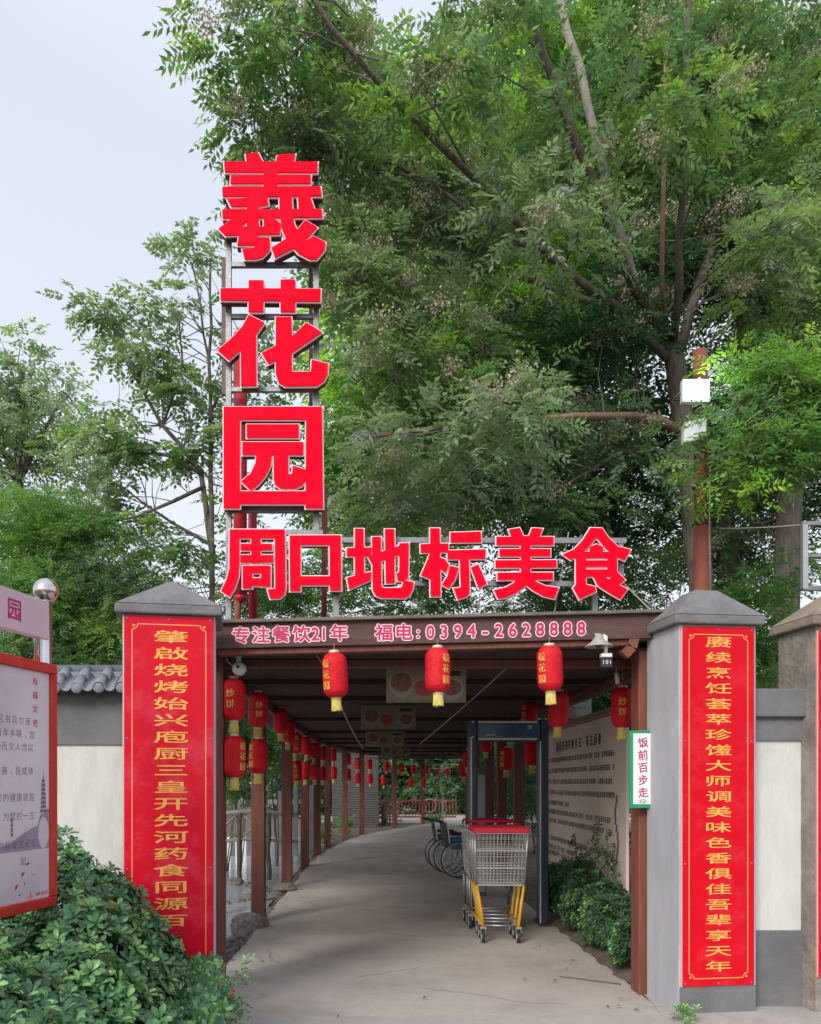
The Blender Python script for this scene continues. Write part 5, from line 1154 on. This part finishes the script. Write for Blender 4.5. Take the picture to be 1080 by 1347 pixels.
# ================================================================ SHOPPING CARTS
def make_cart():
    t = thing('shopping_cart', (0, 0, 0), '', 'shopping cart'); c = M['chrome']
    zt, zb = 1.10, .575
    bk = MB()
    def Lq(a, b, r=.0026): bk.tube([a, b], r, 4)
    FT, FB = (.262, -.05), (.238, .03)
    for i in range(15): s_ = -1 + 2 * i / 14; Lq((FT[0] * s_, FT[1], zt), (FB[0] * s_, FB[1], zb))
    for i in range(10): k = i / 9; xx = FT[0] + (FB[0] - FT[0]) * k; yy = FT[1] + (FB[1] - FT[1]) * k; Lq((-xx, yy - .003, zt + (zb - zt) * k), (xx, yy - .003, zt + (zb - zt) * k), .008 if i % 3 == 0 else .0026)
    for s_ in (-1, 1):
        for i in range(13): k = i / 12; Lq((s_ * (.262 + .03 * k), -.05 + .85 * k, zt + .0), (s_ * (.238 + .02 * k), .03 + .72 * k, zb + .03 * k))
        for i in range(8): k = i / 7; Lq((s_ * (.262 - .024 * k), -.05 + .08 * k, zt + (zb - zt) * k), (s_ * (.292 - .034 * k), .80 - .05 * k, zt + (zb + .03 - zt) * k), .0055 if i in (0, 7) else .003)
    for i in range(13): s_ = -1 + i / 6; Lq((.238 * s_, .03, zb), (.258 * s_, .75, zb + .03))
    for i in range(9): Lq((-.245, .03 + .09 * i, zb + .004 * i), (.245, .03 + .09 * i, zb + .004 * i))
    bk.build('basket', c, t)
    MB().tube([(-.275, -.045, zt), (-.30, .80, zt)], .011, 8).build('top_rim', c, t); MB().tube([(.275, -.045, zt), (.30, .80, zt)], .011, 8).build('top_rim', c, t)
    MB().tube([(-.262, -.055, zt), (-.24, .028, zb)], .011, 8).build('corner_tube', M['steelr'], t); MB().tube([(.262, -.055, zt), (.24, .028, zb)], .011, 8).build('corner_tube', M['steelr'], t)
    MB().box(-.275, .275, -.085, -.035, zt + .002, zt + .062).build('front_bumper', M['redplastic'], t, bevel=.012)
    MB().tube([(-.26, .86, zt + .075), (.26, .86, zt + .075)], .017, 12).build('handle', M['redplastic'], t)
    for s_ in (-1, 1): MB().tube([(s_ * .28, .80, zt), (s_ * .272, .84, zt + .05), (s_ * .262, .86, zt + .075)], .012, 8).build('handle_arm', M['steelr'], t)
    fl_ = MB()
    for i in range(9): x = -.22 + i * .055; fl_.tube([(x, .70, zt - .01), (x, .62, zt - .26)], .003, 4)
    fl_.tube([(-.22, .70, zt - .01), (.22, .70, zt - .01)], .005, 5); fl_.tube([(-.22, .62, zt - .26), (.22, .62, zt - .26)], .005, 5); fl_.build('child_seat', c, t)
    MB().box(-.2, .2, .655, .665, zt - .22, zt - .04).build('seat_panel', M['ret'], t)
    for s_ in (-1, 1):
        MB().tube([(s_ * .235, .03, zb - .01), (s_ * .20, .0, .36), (s_ * .175, -.02, .16)], .015, 10).build('front_leg', M['yellow'], t)
        MB().tube([(s_ * .175, -.02, .17), (s_ * .22, .40, .20), (s_ * .25, .78, .20)], .013, 8).build('lower_rail', M['yellow'], t)
        MB().tube([(s_ * .25, .78, .20), (s_ * .265, .70, zb)], .014, 8).build('rear_leg', M['steelr'], t)
    for y, z, x in ((.05, .235, .18), (-.012, .175, .17), (.35, .22, .21)): MB().tube([(-x, y, z), (x, y, z)], .009, 6).build('cross_bar', M['steelr'], t)
    for s_, y in ((-1, -.02), (1, -.02), (-1, .78), (1, .78)):
        x = s_ * (.175 if y < 0 else .25); w_ = MB().lathe((x, y + .02, .065), [(.02, -.014), (.06, -.015), (.065, -.010), (.065, .010), (.06, .015), (.02, .014)], 20, 'x').build('wheel', M['rubber'], t)
        MB().lathe((x, y + .02, .065), [(.001, -.019), (.032, -.018), (.036, -.014), (.036, .014), (.032, .018), (.001, .019)], 14, 'x').build('hub', M['lightstrip'], w_)
        f = MB()
        for q in (-1, 1): f.hexa([(x + q * .024 - .003, y - .018, .10), (x + q * .024 + .003, y - .018, .10), (x + q * .024 + .003, y + .03, .05), (x + q * .024 - .003, y + .03, .05), (x + q * .022 - .003, y - .02, .15), (x + q * .022 + .003, y - .02, .15), (x + q * .022 + .003, y + .03, .14), (x + q * .022 - .003, y + .03, .14)])
        f.box(x - .03, x + .03, y - .022, y + .022, .145, .165); f.build('fork', M['steelr'], t)
    return t
cart = make_cart(); cp_ = P(659, HZ, 8.2)
cart.rotation_euler.z = R(-3)
cart['label'] = 'front silver shopping cart with red bumper and yellow legs, facing the entrance'; cart['group'] = 'nested shopping carts'
copies = [copytree(cart), copytree(cart)]
cart.location = (cp_.x, 8.22, 0)
for i, (c_, lb) in enumerate(zip(copies, ('second shopping cart, nested just behind the front one', 'rearmost shopping cart of the nested three', 'rearmost shopping cart, beside the left panel of the security gate'))):
    c_.location = (cp_.x + .004 * (i + 1), 8.22 + .24 * (i + 1), 0); c_['label'] = lb; c_.rotation_euler.z = R(-3 + i)

# ================================================================ WHEELCHAIRS
def make_chair():
    t = thing('wheelchair', (0, 0, 0), '', 'wheelchair'); c = M['chrome']
    for s_ in (-1, 1):
        y = s_ * .29; w_ = MB().torus((0, y, .31), .300, .010, 'y', 36, 6).build('wheel', M['rubber'], t)
        MB().torus((0, y + s_ * .035, .31), .262, .008, 'y', 36, 5).build('push_rim', c, w_); MB().torus((0, y, .31), .281, .011, 'y', 36, 5).build('rim', c, w_)
        sp_ = MB()
        for i in range(18): a = i * 2 * math.pi / 18; sp_.tube([(.02 * math.cos(a), y, .31 + .02 * math.sin(a)), (.278 * math.cos(a + .1), y, .31 + .278 * math.sin(a + .1))], .0022, 4)
        sp_.lathe((0, y, .31), [(.005, -.03), (.025, -.03), (.025, .03), (.005, .03)], 12, 'y'); sp_.build('spokes', c, w_)
        k = MB().torus((.42, s_ * .24, .09), .078, .014, 'y', 20, 6).build('caster', M['rubber'], t); MB().lathe((.42, s_ * .24, .09), [(.002, -.012), (.066, -.008), (.066, .008), (.002, .012)], 16, 'y').build('hub', M['lightstrip'], k)
        f = MB(); y2 = s_ * .235
        f.tube([(-.12, y2, .1), (-.12, y2, .45), (-.16, y2, .78), (-.20, y2, .93), (-.30, y2, .95)], .012, 8); f.tube([(-.12, y2, .46), (.34, y2, .47), (.42, y2, .40), (.48, y2, .16)], .012, 8); f.tube([(-.12, y2, .2), (.40, y2, .22), (.42, y2, .14)], .012, 8)
        f.tube([(-.14, y2, .70), (.22, y2, .70), (.26, y2, .64), (.26, y2, .47)], .011, 8); f.build('side_frame', c, t)
        MB().box(-.26, -.0 - .24, 0, 0, 0, 0) if False else None
        MB().tube([(-.25, y2, .95), (-.36, y2, .95)], .018, 10).build('push_grip', M['rubber'], t)
        MB().box(-.10, .22, y2 - .02, y2 + .02, .71, .74).build('armrest', M['black'], t, bevel=.008)
        MB().box(-.10, .24, y2 + s_ * .012, y2 + s_ * .018, .48, .66).build('side_guard', M['bluef'], t)
        MB().box(.44, .58, s_ * .06 if s_ > 0 else -.2, .2 if s_ > 0 else -.06, .13, .145).build('footrest', M['black'], t)
    MB().box(-.12, .33, -.22, .22, .475, .51).build('seat', M['bluef'], t, bevel=.012)
    MB().hexa([(-.14, -.225, .50), (-.115, -.225, .50), (-.115, .225, .50), (-.14, .225, .50), (-.215, -.225, .92), (-.19, -.225, .92), (-.19, .225, .92), (-.215, .225, .92)]).build('backrest', M['black'], t, bevel=.008)
    MB().tube([(-.08, -.23, .15), (.25, .23, .44)], .01, 6).build('cross_brace', c, t); MB().tube([(-.08, .23, .15), (.25, -.23, .44)], .01, 6).build('cross_brace', c, t)
    return t
ch1 = make_chair(); ch2 = copytree(ch1)
ch1.location = (P(600, 0, 13.8).x, 14.1, 0); ch1.rotation_euler.z = R(8); tag(ch1, 'nearer wheelchair with blue seat, parked beside the walkway behind the carts', None, 'parked wheelchairs')
ch2.location = (P(583, 0, 15).x, 14.95, 0); ch2.rotation_euler.z = R(2); tag(ch2, 'farther wheelchair, mostly hidden behind the nearer one', None, 'parked wheelchairs')

# ================================================================ LAMPS, CAMERAS, CABLES
lp = thing('lamp_pole', P(925, HZ, 7.6), 'rust red steel pole carrying a lit lamp, behind the right pillar', 'lamp post'); lp.location.z = 0
c0 = P(925, HZ, 7.6); c0.z = 0
ptz = lambda py: P(0, py, 7.6).z
MB().tube([c0, (c0.x - .01, 7.6, ptz(690))], .078, 18).build('pole', M['rust'], lp)
MB().tube([(c0.x - .01, 7.6, ptz(690)), (c0.x - .03, 7.6, ptz(462))], .066, 16).build('upper_pole', M['rust'], lp)
for py in (640, 691): MB().lathe((c0.x - .012, 7.6, ptz(py)), [(.07, -.012), (.086, -.01), (.086, .01), (.07, .012)], 18).build('pole_band', M['black'], lp)
la = P(918, 512, 7.35); lt_ = thing('lit_lamp', la + Vector((0, .1, 0)), 'glaring white lamp on the rust red pole among the leaves', 'lamp')
MB().box(la.x - .125, la.x + .125, 7.38, 7.45, la.z - .10, la.z + .11).build('housing', M['lampbox'], lt_, bevel=.01)
MB().box(la.x - .095, la.x + .095, 7.37, 7.379, la.z - .07, la.z + .08).build('lit_glass', M['lamp'], lt_)
for k in range(7): MB().box(la.x - .11 + k * .034, la.x - .10 + k * .034, 7.45, 7.49, la.z - .09, la.z + .10).build('cooling_fin', M['wallgrey'], lt_)
for sx_ in (-1, 1): MB().tube([(la.x + sx_ * .135, 7.42, la.z), (la.x + sx_ * .135, 7.56, la.z), (la.x, 7.56, la.z)], .009, 6).build('yoke', M['wallgrey'], lt_)
MB().tube([(la.x, 7.45, la.z), (la.x, 7.58, la.z)], .02, 8).build('arm', M['rust'], lt_)
lb = P(912, 569, 7.4); l2 = thing('unlit_lamp', lb + Vector((0, .1, 0)), 'pale unlit box lamp below the glaring one', 'lamp')
ob = MB().hexa([(lb.x - .085, 7.40, lb.z - .09), (lb.x + .10, 7.36, lb.z - .07), (lb.x + .10, 7.46, lb.z - .07), (lb.x - .085, 7.47, lb.z - .09), (lb.x - .085, 7.38, lb.z + .085), (lb.x + .10, 7.34, lb.z + .11), (lb.x + .10, 7.44, lb.z + .11), (lb.x - .085, 7.46, lb.z + .085)]).build('housing', M['lampbox'], l2, bevel=.008)
MB().tube([(lb.x, 7.45, lb.z), (lb.x, 7.56, lb.z)], .018, 8).build('arm', M['rust'], l2)
lgt = bpy.data.lights.new('lamp_light', 'POINT'); lgt.energy = 2.5; lgt.color = (.86, .97, 1); lgt.shadow_soft_size = .1
lo = bpy.data.objects.new('lamp_light', lgt); lo.location = la + Vector((0, -.12, 0)) ; lo.parent = None; COL.objects.link(lo)
def cable(pts, r, label, m='cable'):
    o = MB().tube(pts, r, 5).build('cable', M[m]); tag(o, label, 'cable')
def sag(a, b, s_, n=10): a, b = Vector(a), Vector(b); return [a.lerp(b, i / n) - Vector((0, 0, s_ * 4 * (i / n) * (1 - i / n))) for i in range(n + 1)]
cable([P(934, 610, 7.5), P(933, 700, 7.5), P(935, 790, 7.5)], .007, 'thin grey cable running down the right of the lamp pole')
cable(sag(P(938, 645, 7.5), P(1130, 570, 7.2), .04), .008, 'grey cable slanting up to the right from the lamp pole')
cable(sag(P(945, 695, 7.5), P(1060, 690, 6.4), .01), .006, 'thin level wire from the lamp pole to the metal frame')
cable(sag(P(705, 842, 6.4), P(553, 978, 9.0), .02), .007, 'wire slanting down under the ceiling behind the middle lantern')
cable(sag(P(447, 925, 6.4), P(478, 985, 8.5), .03), .006, 'wire below the leftmost of the three fascia lanterns')
cable(sag(P(655, 768, 6.3), P(608, 812, 6.2), .0), .006, 'brace wire under the fifth character of the sign')
cable(sag(P(748, 700, 6.35), P(728, 812, 6.2), .0), .005, 'brace wire left of the last character of the sign')
cable(sag(P(818, 765, 6.3), P(868, 815, 6.2), .0), .007, 'brace wire at the right end of the sign')
cable(sag(P(712, 730, 6.9), P(640, 815, 6.8), .0), .006, 'long brace wire behind the beauty character of the sign')
cable([P(410, 855, 6.3), P(417, 862, 6.3), P(423, 872, 6.32)], .006, 'loose wire end left of the first fascia lantern')
# floodlight / camera at left corner
fl = thing('security_camera', P(314, 862, 6.5), 'round grey security camera hanging at the left end of the fascia', 'camera')
c = P(315, 880, 6.4)
MB().box(c.x - .03, c.x + .0, 6.42, 6.48, c.z + .055, c.z + .18).build('bracket', M['white'], fl, bevel=.004)
MB().tube([(c.x - .015, 6.45, c.z + .06), (c.x, 6.42, c.z + .02)], .012, 8).build('neck', M['white'], fl)
MB().lathe((c.x, 6.40, c.z), [(.002, -.055), (.034, -.052), (.052, -.03), (.055, .0), (.048, .03), (.02, .045)], 20, 'y').build('housing', M['lampbox'], fl)
MB().lathe((c.x - .005, 6.40, c.z + .01), [(.001, -.060), (.012, -.060), (.014, -.052)], 12, 'y').build('lens', M['black'], fl)
MB().tube([P(298, 858, 6.45), P(299, 870, 6.42), P(306, 876, 6.42)], .005, 5).build('lead', M['white'], fl)
rl = thing('hanging_lamp', P(797, 850, 6.45), 'small lamp with a white cap and black shade reading 101', 'lamp')
c = P(797, 862, 6.0); U4 = 6.0 / F
MB().box(c.x - 7 * U4, c.x + 7 * U4, 5.97, 6.03, c.z - 3 * U4, c.z + 2 * U4).build('cap', M['white'], rl, bevel=.004)
b_ = MB().box(c.x - 7 * U4, c.x + 7.5 * U4, 5.975, 6.025, c.z - 16 * U4, c.z - 3.2 * U4).build('shade', M['black'], rl, bevel=.004)
mb = MB(); f6 = lambda a, z, l: (c.x + a, 5.973 - l, c.z - 9.5 * U4 + z)
for i, ch in enumerate('101'): put(mb, ch, f6, (i - 1) * 4.6 * U4, 0, 7 * U4, 7.5 * U4, .01, .001)
mb.build('lettering', M['lampbox'], b_)
MB().tube([(c.x, 6.0, c.z + 2 * U4), (c.x, 6.0, c.z + 24 * U4), (c.x, 6.06, c.z + 28 * U4)], .014, 8).build('stem', M['white'], rl)
sk = thing('loudspeaker', P(790, 848, 6.6), 'grey horn loudspeaker under the right end of the fascia', 'loudspeaker')
cc = P(788, 850, 6.02); MB().lathe((cc.x, 6.02, cc.z), [(.022, .085), (.035, .06), (.06, .03), (.10, .0), (.104, -.006), (.098, -.006), (.05, .02)], 22, 'z').build('horn', M['hornm'], sk); MB().tube([(cc.x, 6.02, cc.z + .03), (cc.x, 6.02, cc.z - .02)], .02, 12).build('centre', M['wallgrey'], sk)
MB().box(cc.x - .02, cc.x + .02, 6.045, 6.058, cc.z + .02, 2.70).build('bracket', M['white'], sk)
jb = thing('junction_box', P(816, 847, 6.35), 'small cream box fixed beside the right post', 'junction box')
MB().box(P(811, 0, 6.35).x, P(819.5, 0, 6.35).x, 6.2 - .0 + .1, 6.38, P(0, 854, 6.35).z, P(0, 839, 6.35).z).build('box', M['tassel'], jb, bevel=.004)
pw = thing('security_camera', P(810, 890, 6.75), 'small grey camera stem above the half hidden lantern', 'camera')
c = P(811, 890, 6.75); MB().tube([(c.x, 6.75, c.z + .03), (c.x + .01, 6.75, c.z - .06)], .018, 10).build('body', M['lampbox'], pw); MB().tube([(c.x, 6.75, c.z + .03), (c.x, 6.75, 2.6)], .006, 6).build('stem', M['cable'], pw)
# white metal frame at the right edge
mf = thing('metal_frame', P(1090, HZ, 6.3), 'white square tube frame standing behind the weathered pillar', 'sign frame'); mf.location.z = 0
def mbar(a, b, w_, nm='tube', m='steelr'): MB().tube([P(*a, 6.3), P(*b, 6.3)], w_ / 2 * 6.3 / F * 1.414, 4).build(nm, M[m], mf)
mbar((1058, 691), (1058, 775), 7, 'upright'); mbar((1150, 691), (1150, 775), 7, 'upright'); mbar((1054, 689), (1154, 687), 5, 'rail', 'galv'); mbar((1058, 731), (1150, 731), 4, 'rail', 'galv'); mbar((1056, 774), (1154, 774), 6, 'rail', 'galv')
a = P(1100, 776, 6.3); MB().box(a.x - .03, a.x + .03, 6.3, 6.36, 0, a.z).build('leg', M['galv'], mf)
# floor stains: a twig and scraps on the walk
for (px, py, D, dx, rot, lb) in ((770, 1292, 6.6, .5, .05, 'long dry twig lying on the walk near the right post'),):
    a = P(740, 1289, 6.68); b = P(835, 1300, 6.4)
    limb(m1 := MB(), [(a.x, 6.75, .008), ((a.x + b.x) / 2, 6.62, .008), (b.x - .08, 6.5, .008)], .004, .006, 5, .012); tag(m1.build('twig', M['bark']), lb, 'twig')

# fallen leaves and scraps on the walk and forecourt
pts = []
for i in range(110):
    y = 3.6 + 8 * rnd.random() ** 1.6
    x = rnd.choice((rnd.uniform(-1.15, -.7), rnd.uniform(1.5, 2.0), rnd.uniform(-1.1, 2.0))) if y > 5.6 else rnd.uniform(-.6, 3.2)
    pts.append(((x, y, .010), (rnd.gauss(0, .1), rnd.gauss(0, .1), 1)))
fl_leaf = leaf_mass('fallen_leaves', None, rosettes(pts, 1, .045, .02, [(.20, .13, .05), (.13, .08, .035), (.17, .19, .06), (.09, .06, .035)], .0), M['hleaf'], 'stuff')
fl_leaf['label'] = 'small dry leaves scattered over the concrete walk and forecourt'; fl_leaf['category'] = 'leaves'
